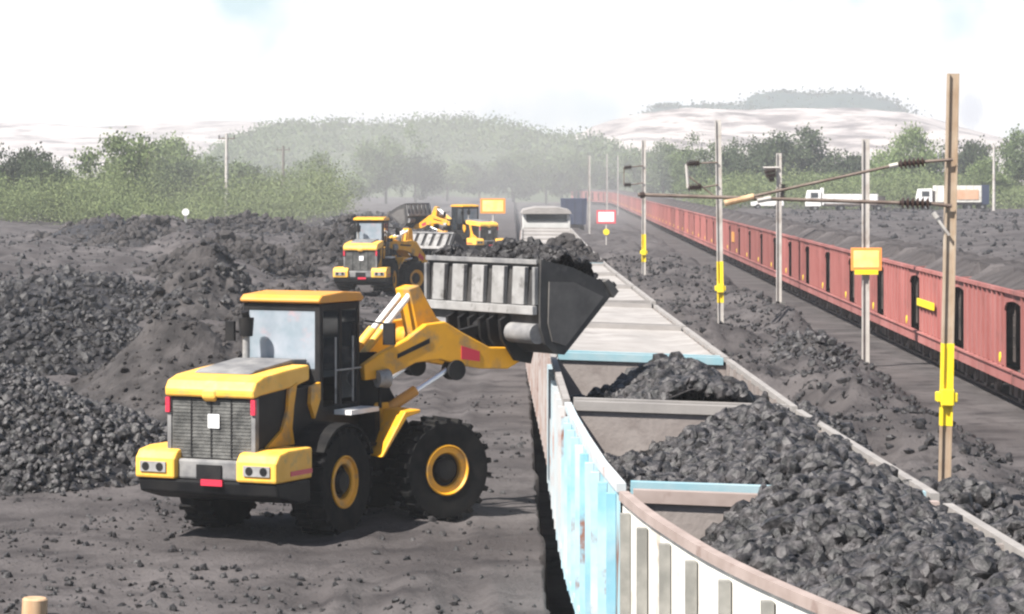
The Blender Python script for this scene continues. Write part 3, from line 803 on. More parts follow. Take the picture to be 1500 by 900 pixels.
def loader(loc, a, b, label, coal_label=None, roof='orange', lift=0.0):
    root = thing('wheel_loader', loc, label, 'wheel loader', 'yellow wheel loaders', rz=-R(a))
    Fm = Matrix.Rotation(-R(b - a), 4, 'Z')
    for x in (-0.97, 0.97):
        tyre((x, -1.5, 0.78), 0.79, 0.56, None, root)
        tyre((x, 1.5, 0.78), 0.79, 0.56, Fm, root)
    # ---- rear frame
    c = MB(); c.lohi((-.62, -3.0, 0.62), (.62, -0.15, 1.45)); c.lohi((-.3, -.2, .55), (.3, .15, 1.2)); c.lohi((-.7, -1.75, .6), (.7, -1.25, .95))
    c.build('rear_frame', M['black'], root, bevel=.02)
    cw = MB()
    for s in (-1, 1):
        lo, hi = sorted((s * 0.52, s * 1.2))
        cw.prism([(-3.46, .93), (-3.46, 1.22), (-3.36, 1.34), (-3.1, 1.38), (-2.42, 1.38), (-2.42, .93)], lo, hi, 0)
    cw.lohi((-.53, -3.36, .93), (.53, -2.6, 1.22), 2)
    cw.prism([(-3.42, .92), (-2.44, .92), (-2.44, .58), (-2.8, .58), (-3.36, .72)], -1.18, 1.18, 1)
    cwo = cw.build('counterweight', [M['pale_yellow'], M['black'], M['deck']], root, bevel=.035)
    st = MB()
    for s in (-1, 1):
        st.box((s * 1.203, -2.75, 1.04), (.01, .62, .07))
    st.build('stripe', M['red'], cwo)
    for s in (-1, 1):
        lp = MB()
        for q in (-.12, .12):
            lp.lathe([(0.005, 0), (0.075, 0), (0.075, 0.05), (0.005, 0.05)], (0, 0, 0), 16)
        # lamps face backwards: rebuild as short tubes
        lp = MB()
        lp.box((s * .88, -3.47, 1.10), (.44, .03, .15), 0)
        for q in (-.12, .12): lp.tube((s * .88 + q, -3.49, 1.10), (s * .88 + q, -3.46, 1.10), .062, n=16, mi=1)
        lp.build('headlight', [M['steel'], M['black']], root)
    pl = MB(); pl.box((.02, -3.375, 1.04), (.42, .03, .22), 0); pl.box((.1, -3.43, .90), (.36, .03, .09), 1)
    pl.build('number_plate', [M['black'], M['red']], root)
    h = MB()
    hood = [(-3.34, 2.12), (-3.36, 2.24), (-3.27, 2.36), (-3.05, 2.43), (-2.4, 2.49), (-1.74, 2.53), (-1.74, 2.30), (-2.2, 2.22), (-3.1, 2.16)]
    h.prism(hood, -.76, .76, 0)
    h.prism([(-3.37, 2.12), (-3.37, 2.25), (-3.3, 2.25), (-3.3, 2.05)], -.12, .12, 0)
    ho = h.build('hood', M['pale_yellow'], root, bevel=.05)
    dk = MB(); dk.prism([(-2.95, 2.445), (-1.76, 2.535), (-1.3, 2.50), (-1.3, 2.58), (-1.76, 2.60), (-2.8, 2.50)], -.52, .46, 0); dk.build('deck', M['deck'], ho, bevel=.02)
    g_ = MB(); g_.lohi((-.68, -3.27, 1.24), (.68, -3.18, 2.13), 0)
    for q in range(1, 18): g_.lohi((-.66, -3.278, 1.24 + q * .05), (.66, -3.27, 1.258 + q * .05), 0)
    for q in (-.34, 0, .34): g_.lohi((q - .012, -3.284, 1.26), (q + .012, -3.2785, 2.12), 2)
    g_.lohi((-.68, -3.30, 2.09), (.68, -3.27, 2.13), 2)
    for s in (-1, 1): g_.box((s * .715, -3.24, 1.68), (.065, .10, .88), 1)
    go = g_.build('grille', [M['grille'], M['deck'], M['black']], root)
    sk = MB(); sk.box((.05, -3.295, 1.78), (.19, .012, .2)); sk.build('sticker', M['sticker'], go)
    for s in (-1, 1):
        tl = MB(); tl.box((s * .725, -3.30, 2.0), (.07, .05, .22)); tl.build('tail_light', M['red'], root)
    sd = MB(); sd.lohi((-.72, -3.2, 1.24), (.72, -1.35, 2.2), 0); sd.build('engine_side', M['black'], root, bevel=.02)
    for s in (-1, 1):
        p = MB()
        pil = [(-2.36, 2.2), (-2.40, 1.9), (-2.55, 1.62), (-3.0, 1.39), (-2.2, 1.38), (-2.27, 1.62), (-2.22, 1.95), (-2.12, 2.3)]
        lo, hi = sorted((s * .715, s * .775)); p.prism(pil, lo, hi); p.build('side_pillar', M['yellow'], root, bevel=.01)
        p = MB(); p.prism([(-1.72, 2.2), (-1.75, 1.95), (-1.62, 1.72), (-1.45, 2.0), (-1.45, 2.25)], *sorted((s * .72, s * .78))); p.build('air_panel', M['yellow'], root)
        fe = MB()
        arc = [(-1.5 + .88 * math.cos(t), .78 + .88 * math.sin(t)) for t in [R(x) for x in range(25, 150, 12)]]
        arc2 = [(-1.5 + .84 * math.cos(t), .78 + .84 * math.sin(t)) for t in [R(x) for x in range(25, 150, 12)]]
        fe.prism(arc + arc2[::-1], *sorted((s * .68, s * 1.27))); fe.build('rear_fender', M['rubber'], root)
    ex = MB(); ex.tube((-.42, -1.62, 2.5), (-.42, -1.62, 2.95), .055, mi=1); ex.tube((-.42, -1.62, 2.92), (-.42, -1.62, 3.2), .1, .12, mi=0); ex.tube((-.42, -1.62, 3.2), (-.42, -1.66, 3.3), .06, mi=0)
    ex.build('exhaust', [M['black'], M['steel']], root, smooth=True)
    # ---- cab
    y0, y1 = -1.28, -0.06; xw = .67
    cb = MB()
    cb.lohi((-xw, y0, 1.45), (xw, y1, 1.86), 0)
    for x in (-xw + .045, xw - .045):
        for y in (y0 + .045, y1 - .045, (y0 + .62)): cb.lohi((x - .05, y - .05, 1.8), (x + .05, y + .05, 3.42), 0)
    cb.lohi((-xw, y0, 1.84), (xw, y0 + .06, 2.42), 0)
    cb.lohi((-xw, y0, 3.30), (xw, y1, 3.41), 0)
    cb.lohi((-xw + .05, y1 - .05, 1.8), (xw - .05, y1, 2.1), 0)
    co = cb.build('cab_frame', M['black'], root, bevel=.015)
    rf_ = MB(); rf_.prism([(-1.34, 3.42), (.0, 3.42), (.05, 3.47), (-.06, 3.55), (-.6, 3.58), (-1.26, 3.54), (-1.36, 3.47)], -xw - .03, xw + .03); rf_.build('cab_roof', M[roof], root, bevel=.03)
    wi = MB(); wi.lohi((-xw + .09, y0 + .01, 2.43), (xw - .09, y0 + .03, 3.30)); wi.build('rear_window', M['glasspale'], co)
    for s in (-1, 1):
        w = MB(); lo, hi = sorted((s * (xw - .03), s * (xw - .01)))
        w.lohi((lo, y0 + .1, 2.3), (hi, y0 + .57, 3.3)); w.lohi((lo, y0 + .67, 1.95), (hi, y1 - .09, 3.3)); w.build('side_window', M['glassdark'], co)
    w = MB(); w.lohi((-xw + .09, y1 - .03, 2.1), (xw - .09, y1 - .01, 3.3)); w.build('windscreen', M['glassdark'], co)
    se = MB(); se.lohi((-.27, -.95, 2.0), (.27, -.45, 2.12)); se.lohi((-.25, -1.05, 2.1), (.25, -.92, 2.75)); se.lohi((-.14, -1.04, 2.78), (.14, -.95, 3.0)); se.lohi((-.1, -.8, 1.86), (.1, -.6, 2.0))
    se.build('seat', M['seat'], co, bevel=.03)
    sw = MB(); sw.tube((0, -.12, 1.86), (0, -.35, 2.5), .04, n=8); sw.lathe([(.17, -.015), (.2, -.015), (.2, .015), (.17, .015)], (0, 0, 0), 18)
    sw = MB(Matrix.Translation((0, -.36, 2.52)) @ Matrix.Rotation(R(90), 4, 'Z') @ Matrix.Rotation(R(25), 4, 'Y')); sw.lathe([(.17, -.015), (.2, -.015), (.2, .015), (.17, .015)], (0, 0, 0), 18); sw.tube((-.6, 0, 0), (0, 0, 0), .03, n=8)
    sw.build('steering_wheel', M['seat'], co)
    hr = MB()
    for y in (-.98, -.45): hr.tube((xw + .1, y, 1.9), (xw + .1, y, 2.9), .016, n=8)
    hr.tube((xw + .1, -.98, 2.4), (xw + .1, -.2, 2.4), .014, n=8)
    hr.build('handrail', M['steel'], co)
    sp = MB(); sp.lohi((xw - .02, -.85, 1.72), (xw + .3, .02, 1.79), 1); sp.lohi((xw + .02, -.1, .72), (xw + .3, .05, 1.72), 0)
    sp.lohi((xw + .02, -.3, .75), (xw + .34, .06, .8), 0); sp.lohi((xw + .02, -.3, 1.2), (xw + .34, .06, 1.25), 0)
    sp.build('step', [M['black'], M['white']], root)
    sp = MB(); sp.lohi((-xw - .3, -.6, 1.72), (-xw, .02, 1.79)); sp.build('step', M['black'], root)
    for s in (-1, 1):
        mi = MB(); mi.tube((s * xw, .1, 3.1), (s * (xw + .38), .2, 3.05), .015, n=8); mi.box((s * (xw + .38), .2, 2.9), (.2, .05, .34)); mi.build('mirror', M['black'], co)
    if True:
        m2 = MB(); m2.tube((-xw, y0, 2.95), (-xw - .14, y0 - .12, 2.98), .014, n=8); m2.box((-xw - .15, y0 - .14, 2.98), (.15, .06, .3)); m2.build('mirror', M['black'], co)
    # ---- front frame
    ff = MB(Fm); ff.lohi((-.42, .1, .55), (.42, 1.95, 1.25), 0); ff.lohi((-.75, 1.25, .6), (.75, 1.75, .95), 0)
    for s in (-1, 1):
        ff.prism([(.2, 1.2), (.15, 2.1), (.35, 2.6), (.75, 2.6), (1.0, 2.0), (1.5, 1.2)], *sorted((s * .3, s * .38)), 0)
    ff.build('front_frame', M['black'], root, bevel=.02)
    for s in (-1, 1):
        fe = MB(Fm); lo, hi = sorted((s * .62, s * 1.26))
        fe.prism([(.26, 1.05), (.31, 1.05), (.74, 1.64), (.98, 1.70), (.98, 1.75), (.70, 1.73)], lo, hi, 0)
        fe.prism([(.16, 1.15), (.56, 1.83), (.80, 1.83), (.80, 1.70), (.40, 1.10)], *sorted((s * .60, s * .64)), 0)
        fe.build('front_fender', M['yellow'], root, bevel=.015)
        wl = MB(Fm); wl.tube((s * .66, .62, 1.75), (s * .66, .62, 2.15), .03, n=8, mi=1); wl.tube((s * .66, .56, 2.2), (s * .66, .76, 2.2), .13, .15, n=16, mi=0); wl.build('work_light', [M['steel'], M['black']], root, smooth=True)
    hs = MB()
    for k, (xx, zz) in enumerate(((-.2, 1.5), (-.05, 1.62), (.12, 1.55), (.26, 1.45), (.34, 1.3))):
        pts = [Vector((xx, -.25, zz)), Vector((xx * 1.3, -.05, zz - .18)), F0_(Fm, (xx, .2, zz))]
        for p, q in zip(pts, pts[1:]): hs.tube(p, q, .03, n=8)
    hs.build('hose', M['black'], root)
    # lift arms, turned about their pivot
    F0 = Fm
    Fm = F0 @ Matrix.Translation((0, .4, 2.3)) @ Matrix.Rotation(R(lift), 4, 'X') @ Matrix.Translation((0, -.4, -2.3))
    arm = [(.36, 2.18), (.34, 2.42), (.62, 2.58), (1.15, 2.80), (1.5, 3.02), (1.85, 3.05), (2.2, 2.86), (2.7, 2.62), (3.15, 2.60), (3.3, 2.5), (3.28, 2.36), (3.05, 2.26), (2.55, 2.28), (2.1, 2.36), (1.75, 2.46), (1.3, 2.42), (.8, 2.22)]
    for s in (-1, 1):
        ar = MB(Fm); lo, hi = sorted((s * .50, s * .64)); ar.prism(arm, lo, hi, 0)
        ao = ar.build('lift_arm', M['yellow'], root, bevel=.02)
        sx = MB(Fm); sx.prism([(.95, 2.50), (1.55, 2.72), (1.55, 2.80), (.95, 2.57)], *sorted((s * .638, s * .648)), 0); sx.build('decal', M['black'], ao)
        sx = MB(Fm); sx.prism([(2.15, 2.45), (2.5, 2.40), (2.5, 2.56), (2.15, 2.66)], *sorted((s * .638, s * .648)), 0); sx.build('reflector', M['red'], ao)
        lc = MB(); A = F0 @ Vector((s * .5, .55, 1.55)); B = Fm @ Vector((s * .57, 2.0, 2.33)); Mi = A.lerp(B, .55)
        lc.tube(A, Mi, .085, mi=0); lc.tube(Mi, B, .045, mi=1); lc.tube(Fm @ Vector((s * .46, 2.05, 2.28)), Fm @ Vector((s * .68, 2.05, 2.28)), .16, n=18, mi=2)
        lc.build('lift_cylinder', [M['orange'], M['chrome'], M['black']], root, smooth=True)
    ct = MB(Fm); ct.tube((-.5, 1.75, 2.78), (.5, 1.75, 2.78), .15, n=18); ct.build('cross_tube', M['yellow'], root, smooth=True)
    tc = MB(Fm)
    for x in (-.09, .17):
        A = Vector((x, .5, 2.45)); B = Vector((x, 1.52, 3.5)); Mi = A.lerp(B, .45)
        tc.tube(A, Mi, .085 if x < 0 else .06, mi=0); tc.tube(Mi, B, .05, mi=1)
    tc.build('tilt_cylinder', [M['pale_yellow'], M['white']], root, smooth=True)
    bc = MB(Fm); bc.prism([(1.42, 3.56), (1.62, 3.62), (1.95, 3.1), (2.32, 2.84), (2.3, 2.62), (1.85, 2.66), (1.6, 2.85)], -.17, .24); bc.build('bellcrank', M['yellow'], root, bevel=.02)
    lk = MB(Fm); lk.bar((.03, 2.2, 2.74), (.03, 3.0, 2.9), .14, .14); lk.tube((-.1, 2.97, 2.9), (.2, 2.97, 2.9), .12, n=14); lk.build('bucket_link', M['black'], root)
    # bucket
    HB = 1.58
    bk = MB(Fm)
    outer = [(3.02, 4.02), (2.98, 3.25), (2.99, 2.95), (3.08, 2.70), (3.25, 2.55), (3.45, 2.52), (4.40, 3.46)]
    inner = [(4.40, 3.50), (3.45, 2.59), (3.27, 2.62), (3.14, 2.74), (3.05, 2.97), (3.03, 3.25), (3.07, 4.02)]
    for k in range(len(outer) - 1):
        o0, o1 = outer[k], outer[k + 1]; i0, i1 = inner[-1 - k], inner[-2 - k]
        bk.prism([o0, o1, i1, i0], -HB, HB, 0)
    sidep = [(3.0, 4.03), (2.98, 3.25), (2.99, 2.95), (3.08, 2.70), (3.25, 2.55), (3.45, 2.52), (4.38, 3.44), (4.30, 3.62), (3.6, 3.90)]
    for s in (-1, 1):
        bk.prism(sidep, *sorted((s * HB, s * (HB + .045))), 0)
    bo = bk.build('bucket', M['bucket'], root)
    for s in (-1, 1):
        pn = MB(Fm)
        pn.prism([(3.12, 3.02), (3.2, 2.74), (3.46, 2.66), (4.2, 3.42), (3.62, 3.66), (3.14, 3.68)], *sorted((s * (HB + .045), s * (HB + .075))), 0)
        pn.prism([(4.40, 3.40), (4.50, 3.50), (4.30, 3.70), (4.22, 3.66)], *sorted((s * (HB - .1), s * (HB + .08))), 0)
        pn.build('side_wear_plate', M['bucketpale'], bo)
    rb = MB(Fm)
    n = 6
    rb.lohi((-HB, 2.93, 3.95), (HB, 2.965, 4.03), 1)
    rb.lohi((-HB, 2.86, 3.16), (HB, 2.955, 3.30), 0)
    for s in (-1, 1): rb.lohi((s * (HB - .035) - .035, 2.90, 3.31), (s * (HB - .035) + .035, 2.98, 3.91), 1)
    for k in range(5):
        x = -HB + .30 + k * (2 * HB - .56) / 4.55
        rb.add([(x - .02, 2.90, 3.91), (x + .31, 2.90, 3.91), (x + .27, 2.90, 3.31), (x - .06, 2.90, 3.31), (x - .02, 2.985, 3.91), (x + .31, 2.985, 3.91), (x + .27, 2.985, 3.31), (x - .06, 2.985, 3.31)],
               [(0, 1, 2, 3), (4, 7, 6, 5), (0, 4, 5, 1), (1, 5, 6, 2), (2, 6, 7, 3), (3, 7, 4, 0)], 0)
    rb.build('back_rib', [M['steel'], M['deck']], bo, bevel=.01)
    hb = MB(Fm)
    for x in (-.75, -.42, -.13, .16, .42, .75):
        hb.prism([(2.99, 3.14), (2.80, 3.05), (2.84, 2.75), (3.10, 2.40), (3.4, 2.34), (3.45, 2.52), (3.1, 2.7)], x - .035, x + .035)
    hb.tube((.85, 2.98, 2.86), (HB - .02, 2.98, 2.86), .16, n=18, mi=1); hb.tube((-HB + .02, 2.98, 2.86), (-.85, 2.98, 2.86), .16, n=18, mi=1)
    hb.build('hinge_bracket', [M['black'], M['deck']], bo, smooth=True)
    th = MB(Fm)
    for k in range(8):
        x = -HB + .15 + k * (2 * HB - .3) / 7; th.bar((x, 4.2, 3.27), (x, 4.56, 3.62), .12, .08)
    th.build('teeth', M['bucket'], bo)
    if coal_label:
        def hc(x, y):
            return 3.80 + .42 * g(y, 3.45, .5) * (.55 + .55 * g(x, .15, .55) + .35 * g(x, 1.1, .4)) + .26 * fbm(x * 2, y * 2, 4, 61) - .3 * sstep(3.8, 4.35, y)
        me = surf_mesh('coal_load', hc, np.linspace(-HB + .02, HB - .02, 60), np.linspace(3.07, 4.3, 30), [M['coal_dark'], M['coal_dark']], 2600, .015, .09, 77)
        wm = Matrix.Translation(Vector(loc)) @ Matrix.Rotation(-R(b), 4, 'Z')
        o = link('coal_load', me); o.matrix_world = wm
        tag(o, coal_label, 'coal load')
    return root

loader((-2.93, 44.6, 1.1), 26, 55, 'big yellow wheel loader in front, tipping its raised bucket over the wagons', 'black coal heaped in the raised bucket of the big loader')
loader((-6.25, 130.0, 1.1), 8, 48, 'yellow wheel loader seen from behind, between the big cab and its bucket', roof='yellow', lift=-24)
loader((-3.55, 192.0, 1.1), -38, -62, 'farthest yellow wheel loader, behind the raised coal heap', roof='yellow', lift=-8)

# ------------------------------------------------------------------ overhead line masts
def mast(px, Y, ztop, label, band=True, brown=False, w=0.22, z0=None, tilt=0.0):
    X = (px - 750) / F * Y
    zb = float(ground_h(np.array([X]), np.array([Y]))[0]) if z0 is None else z0
    r = thing('line_mast', (X, Y, zb), label, 'mast', 'masts along the tracks')
    r.rotation_euler.y = R(tilt)
    h = ztop - zb
    m = MB()
    m.lohi((-w / 2, -w / 2, -.3), (-w / 2 + .03, w / 2, h)); m.lohi((w / 2 - .03, -w / 2, -.3), (w / 2, w / 2, h)); m.lohi((-w / 2 + .03, -.05, -.3), (w / 2 - .03, -.02, h))
    m.build('post', M['mast_brown'] if brown else M['mast'], r)
    f = MB(); f.lohi((-.3, -.3, -.2), (.3, .3, .12)); f.build('footing', M['sleeper'], r)
    if band:
        b = MB(); z1, z2 = 1.75 - zb, 3.3 - zb
        b.lohi((-w / 2 - .006, -w / 2 - .006, z1), (-w / 2 + .034, w / 2 + .006, z2)); b.lohi((w / 2 - .034, -w / 2 - .006, z1), (w / 2 + .006, w / 2 + .006, z2)); b.lohi((-w / 2 + .036, -.058, z1), (w / 2 - .036, -.054, z2))
        b.build('yellow_band', M['sig_yellow'], r)
        c = MB(); c.lohi((-w / 2 - .09, -w / 2 - .05, 2.20 - zb), (w / 2 + .09, w / 2 + .04, 2.38 - zb)); c.lohi((-w / 2 - .02, -w / 2 - .08, 2.13 - zb), (w / 2 + .02, -w / 2 - .02, 2.45 - zb)); c.build('clamp', M['sig_yellow'], r, bevel=.02)
    return r, X, zb

def insulator(mb, p0, p1, r=.075, mi=1):
    p0 = Vector(p0); p1 = Vector(p1); n = 6
    mb.tube(p0, p1, r * .5, n=10, mi=mi)
    for k in range(n):
        a = p0.lerp(p1, (k + .2) / n); b = p0.lerp(p1, (k + .62) / n); mb.tube(a, b, r * 1.25, r * .7, n=12, mi=mi)

mA, XA, zA = mast(1383, 54, 8.38, 'tallest nearest line mast, with bracket arms and a yellow band', brown=True, w=.21, tilt=1.2)
ca = MB()
def loc(px, py): # bracket points in the mast's plane
    p = at(px, py, 53.85); return Vector((p.x - XA, -0.15, p.z - zA))
T = loc(1385, 234); A1 = loc(1343, 238); A2 = loc(1305, 243); E1 = loc(1065, 301)
ca.tube(T, A1, .03, n=8); insulator(ca, A1, A2, .085); ca.tube(A2, loc(1292, 246), .045, n=8, mi=2); ca.tube(loc(1292, 246), E1, .028, n=8)
Bq = loc(1385, 302); B1 = loc(1352, 299); B2 = loc(1308, 299); B3 = loc(925, 295)
ca.tube(Bq, B1, .035, n=8, mi=0); insulator(ca, B1, B2, .095); ca.tube(B2, B3, .034, n=8); ca.tube(loc(935, 295), loc(928, 296), .06, n=8, mi=1)
ca.tube(loc(1095, 294), loc(1052, 305), .06, n=10, mi=3); ca.tube(loc(1120, 296), loc(1100, 300), .05, n=8, mi=2)
ca.tube(loc(1362, 318), loc(1382, 345), .03, n=8, mi=2); ca.tube(loc(1358, 312), loc(1364, 320), .05, n=8, mi=2)
ca.build('bracket_arm', [M['tube'], M['insul'], M['mast'], M['wood']], mA)

mB, XB, zB = mast(1056, 107.5, 8.6, 'second line mast with a yellow band, right of the grey wagons', tilt=-.8)
mC, XC, zC = mast(943, 160, 8.55, 'third line mast, its yellow clamp just above the wagon edge')
mD, XD, zD = mast(863, 285, 8.7, 'slim far line mast left of the red bordered board', band=False)
mE, XE, zE = mast(1141, 146, 7.7, 'pale line mast in front of the middle of the red rake', band=False, w=.26)
mF, XF, zF = mast(1268, 97.5, 7.75, 'pale line mast carrying an orange edged board', band=False, w=.24)
mast(889, 420, 10.0, 'thin distant line mast where the red rake begins', band=False)
mast(905, 500, 10.4, 'thinnest distant line mast against the far trees', band=False)

def side_gear(r, X, zb, Y, px, items):
    """small cantilevers with insulators"""
    b = MB()
    for (x0, y0, x1, y1, kind) in items:
        p0 = at(x0, y0, Y - .12); p1 = at(x1, y1, Y - .12); o = Vector((X, Y, zb))
        if kind == 'i': insulator(b, p0 - o, p1 - o, .15)
        elif kind == 'w': b.tube(p0 - o, p1 - o, .06, n=8, mi=2)
        else: b.tube(p0 - o, p1 - o, .03, n=8, mi=0)
    b.build('bracket_arm', [M['tube'], M['insul'], M['mast']], r)
side_gear(mB, XB, zB, 107.5, 1056, [(1055, 238, 1028, 239, 't'), (1028, 239, 1009, 240, 'i'), (1055, 271, 1030, 275, 't'), (1030, 274, 1011, 275, 'i'), (1009, 240, 1011, 275, 'w'), (1012, 258, 1052, 290, 't')])
side_gear(mC, XC, zC, 160, 943, [(943, 243, 925, 245, 't'), (925, 245, 914, 246, 'i'), (943, 268, 924, 271, 't'), (924, 271, 914, 271, 'i'), (914, 246, 914, 271, 't')])
side_gear(mE, XE, zE, 146, 1141, [(1141, 246, 1118, 246, 'w'), (1136, 250, 1120, 252, 'i'), (1136, 256, 1122, 258, 'i'), (1134, 262, 1126, 264, 'i'), (1141, 275, 1120, 292, 't'), (1148, 270, 1146, 290, 'i')])

def board(name, parent_thing, X, Y, z, w, h, face, edge, rel, extra=None):
    b = MB(); b.box(Vector((X, Y, z)) - rel, (w, .05, h), 0); b.box(Vector((X, Y - .028, z)) - rel, (w * .82, .02, h * .74), 1)
    return b.build(name, [edge, face], parent_thing, bevel=.01)
board('sign_board', mF, XF, 97.3, CH - (380 - HOR) / F * 97.3, 1.05, .78, M['sign_yellow'], M['sign_orange'], Vector((XF, 97.5, zF)))
yb = MB(); yb.box((0, -.2, CH - (399 - HOR) / F * 97.3 - zF), (.8, .06, .16)); yb.build('lower_board', M['sig_yellow'], mF)

def sign(px, py, Y, w, h, face, edge, label, zb, dot=False):
    p = at(px, py, Y)
    r = thing('sign', (p.x, Y, zb), label, 'sign')
    m = MB(); m.lohi((-.05, .03, -.2), (.05, .13, p.z - zb)); m.build('post', M['mast'], r)
    board('sign_board', r, 0, 0, p.z - zb, w, h, face, edge, Vector((0, 0, 0)))
    if dot:
        q = at(px, 340, Y); d = MB(); d.tube((0, -.05, q.z - zb), (0, .02, q.z - zb), .27, n=18); d.build('marker_disc', M['sig_yellow'], r)
sign(722, 302, 200, 1.75, 1.05, M['sign_yellow'], M['sign_orange'], 'yellow board standing beyond the raised bucket', 1.1)
sign(888, 318, 245, 1.65, 1.15, M['white'], M['sign_red'], 'white board with red border and a yellow disc below', 0.0, True)

# left power poles
for px, top, Y, lab in ((332, 196, 290, 'pale power pole before the left trees'), (415, 214, 360, 'dark power pole between the left trees'), (1456, 212, 392, 'pale power pole behind the trucks')):
    p = at(px, top, Y); zb = 1.0 if px < 700 else 1.9
    r = thing('power_pole', (p.x, Y, zb), lab, 'pole')
    m = MB(); m.tube((0, 0, -.3), (0, 0, p.z - zb), .24, .15, n=10); m.build('post', M['mast'] if px != 415 else M['bark'], r, smooth=True)
    c = MB(); c.box((0, 0, p.z - zb - .5), (1.7, .12, .12)); c.build('crossarm', M['tube'], r)
    for q in (-.75, 0, .75):
        i = MB(); insulator(i, (q, 0, p.z - zb - .44), (q, 0, p.z - zb - .15), .09, 0); i.build('insulator', M['insul'], r)

# wooden stump at the bottom edge, white marker post on the ridge
r = MB(); r.tube((0, 0, -.3), (0, 0, .38), .165, .155, n=18); r.tube((0, 0, .38), (0, 0, .40), .155, .135, n=18)
o = r.build('wooden_post', M['wood'], smooth=True); o.location = (-5.82, 34.9, .90)
o.rotation_euler = (0, R(2), 0)
tag(o, 'short round wooden post at the bottom left corner', 'post')
p = at(272, 311, 215)
w = thing('marker_stone', (p.x, 215, p.z - 1.4), 'small white marker on the coal ridge before the left trees', 'marker')
m = MB(); m.lohi((-.1, -.1, 0), (.1, .1, 1.2)); m.build('post', M['deck'], w); m = MB(); m.tube((0, -.12, 1.4), (0, .12, 1.4), .27, n=14); m.build('marker_head', M['white'], w)

# ------------------------------------------------------------------ trucks on the coal stack
def wheels(r, ys, x, rad=.5):
    for y in ys:
        for s in (-1, 1):
            m = MB(); m.lathe([(.2, -.14), (rad, -.14), (rad, .14), (.2, .14)], (s * x, y, rad), 18); t = m.build('wheel', M['rubber'], r, smooth=True)
            m = MB(); m.lathe([(.005, -.1), (.24, -.1), (.24, .1), (.005, .1)], (s * x, y, rad), 12); m.build('rim', M['deck'], t)

def truck(px, Y, length, label, cabm, bodym, tailm, body_z, trailer):
    p = at(px, 300, Y)
    zb = float(ground_h(np.array([p.x]), np.array([float(Y)]))[0])
    r = thing('lorry', (p.x, Y, zb), label, 'truck', rz=R(90))
    L = length / 2
    c = MB(); c.prism([(L - 1.9, .7), (L, .7), (L, 1.7), (L - .25, 2.85), (L - 1.9, 2.9)], -1.15, 1.15); co = c.build('cab', cabm, r, bevel=.05)
    w = MB()
    for s in (-1, 1): w.box((s * 1.155, L - 1.0, 2.2), (.02, 1.0, .7))
    w.add([(-1.0, L - .02, 1.75), (1.0, L - .02, 1.75), (1.0, L - .24, 2.75), (-1.0, L - .24, 2.75)], [(0, 1, 2, 3)]); w.build('window', M['glassdark'], co)
    b = MB(); b.lohi((-1.2, -L + 1.0, 1.1), (1.2, L - 2.3, body_z), 0)
    for k in range(7): 
        y = -L + 1.2 + (length - 3.6) * k / 6
        for s in (-1, 1): b.box((s * 1.23, y, (1.1 + body_z) / 2), (.06, .12, body_z - 1.1), 0)
    b.lohi((-1.1, -L + 1.1, body_z), (1.1, L - 2.4, body_z + .05), 1)
    b.build('cargo_body', [bodym, M['coal_dusty']], r, bevel=.02)
    if not trailer:
        for s in (-1, 1):
            q = MB(); q.box((s * 1.27, -L + 3.2, 2.1), (.03, 3.6, 1.3)); q.build('orange_panel', M['peach'], r)
    hbd = MB(); hbd.lohi((-1.2, L - 2.25, .9), (1.2, L - 2.05, 3.2 if trailer else 2.6)); hbd.build('headboard', M['white'] if trailer else M['under'], r)
    t = MB(); t.lohi((-1.2, -L, .8), (1.2, -L + .95, body_z + (.1 if not trailer else -.3))); t.build('tail_box', tailm, r)
    u = MB(); u.lohi((-.5, -L + .2, .7), (.5, L - .3, 1.0)); u.lohi((-1.16, -L + 1, .95), (1.16, L - 2.4, 1.09)); u.build('chassis', M['wheel'] if trailer else M['under'], r)
    wheels(r, (L - 1.1, L - 4.6, -L + 2.7, -L + .9), 1.0)
truck(1238, 385, 10.5, 'long white trailer truck on the coal stack', M['white'], M['white'], M['under'], 2.35, True)
truck(1395, 380, 9.4, 'white cabbed truck with an orange and cream body, behind the tallest mast', M['white'], M['cream'], M['navy'], 3.3, False)

def pickup(px, Y, label):
    p = at(px, 290, Y); zb = float(ground_h(np.array([p.x]), np.array([float(Y)]))[0])
    r = thing('pickup_truck', (p.x, Y, zb), label, 'pickup', rz=R(90))
    b = MB(); b.prism([(-2.2, .45), (2.2, .45), (2.25, .95), (1.2, 1.1), (.75, 1.65), (-.6, 1.68), (-.7, 1.1), (-2.2, 1.1)], -.85, .85); b.build('body', M['white'], r, bevel=.05)
    w = MB()
    for s in (-1, 1): w.prism([(.95, 1.12), (.66, 1.55), (-.5, 1.58), (-.55, 1.12)], *sorted((s * .85, s * .865)))
    w.build('window', M['glassdark'], r); wheels(r, (1.35, -1.3), .78, .36)
pickup(1020, 400, 'white pickup on the coal stack left of the second mast')
pickup(1124, 395, 'white pickup on the coal stack beside the pale mast')

# dark blue tipper between the tracks
def tipper():
    Yt = 322; X = (840 - 750) / F * Yt
    r = thing('tipper_truck', (X, Yt, 0), 'dark blue tipper truck seen from behind beyond the brake van', 'truck')
    b = MB(); b.prism([(-1.3, 1.3), (1.3, 1.3), (1.45, 4.2), (-1.45, 4.2)], -3.5, 2.0, 0, 'y')
    for x in (-.9, 0, .9): b.box((x, -3.54, 2.75), (.12, .08, 2.8))
    b.build('tipper_body', M['navy'], r, bevel=.03)
    c = MB(); c.lohi((-1.2, 2.15, .8), (1.2, 4.1, 3.2)); c.build('cab', M['navy'], r, bevel=.06)
    u = MB(); u.lohi((-.5, -3.3, .7), (.5, 4, 1.2)); u.build('chassis', M['under'], r); wheels(r, (-2.4, -1.1, 3.0), 1.0, .55)
tipper()

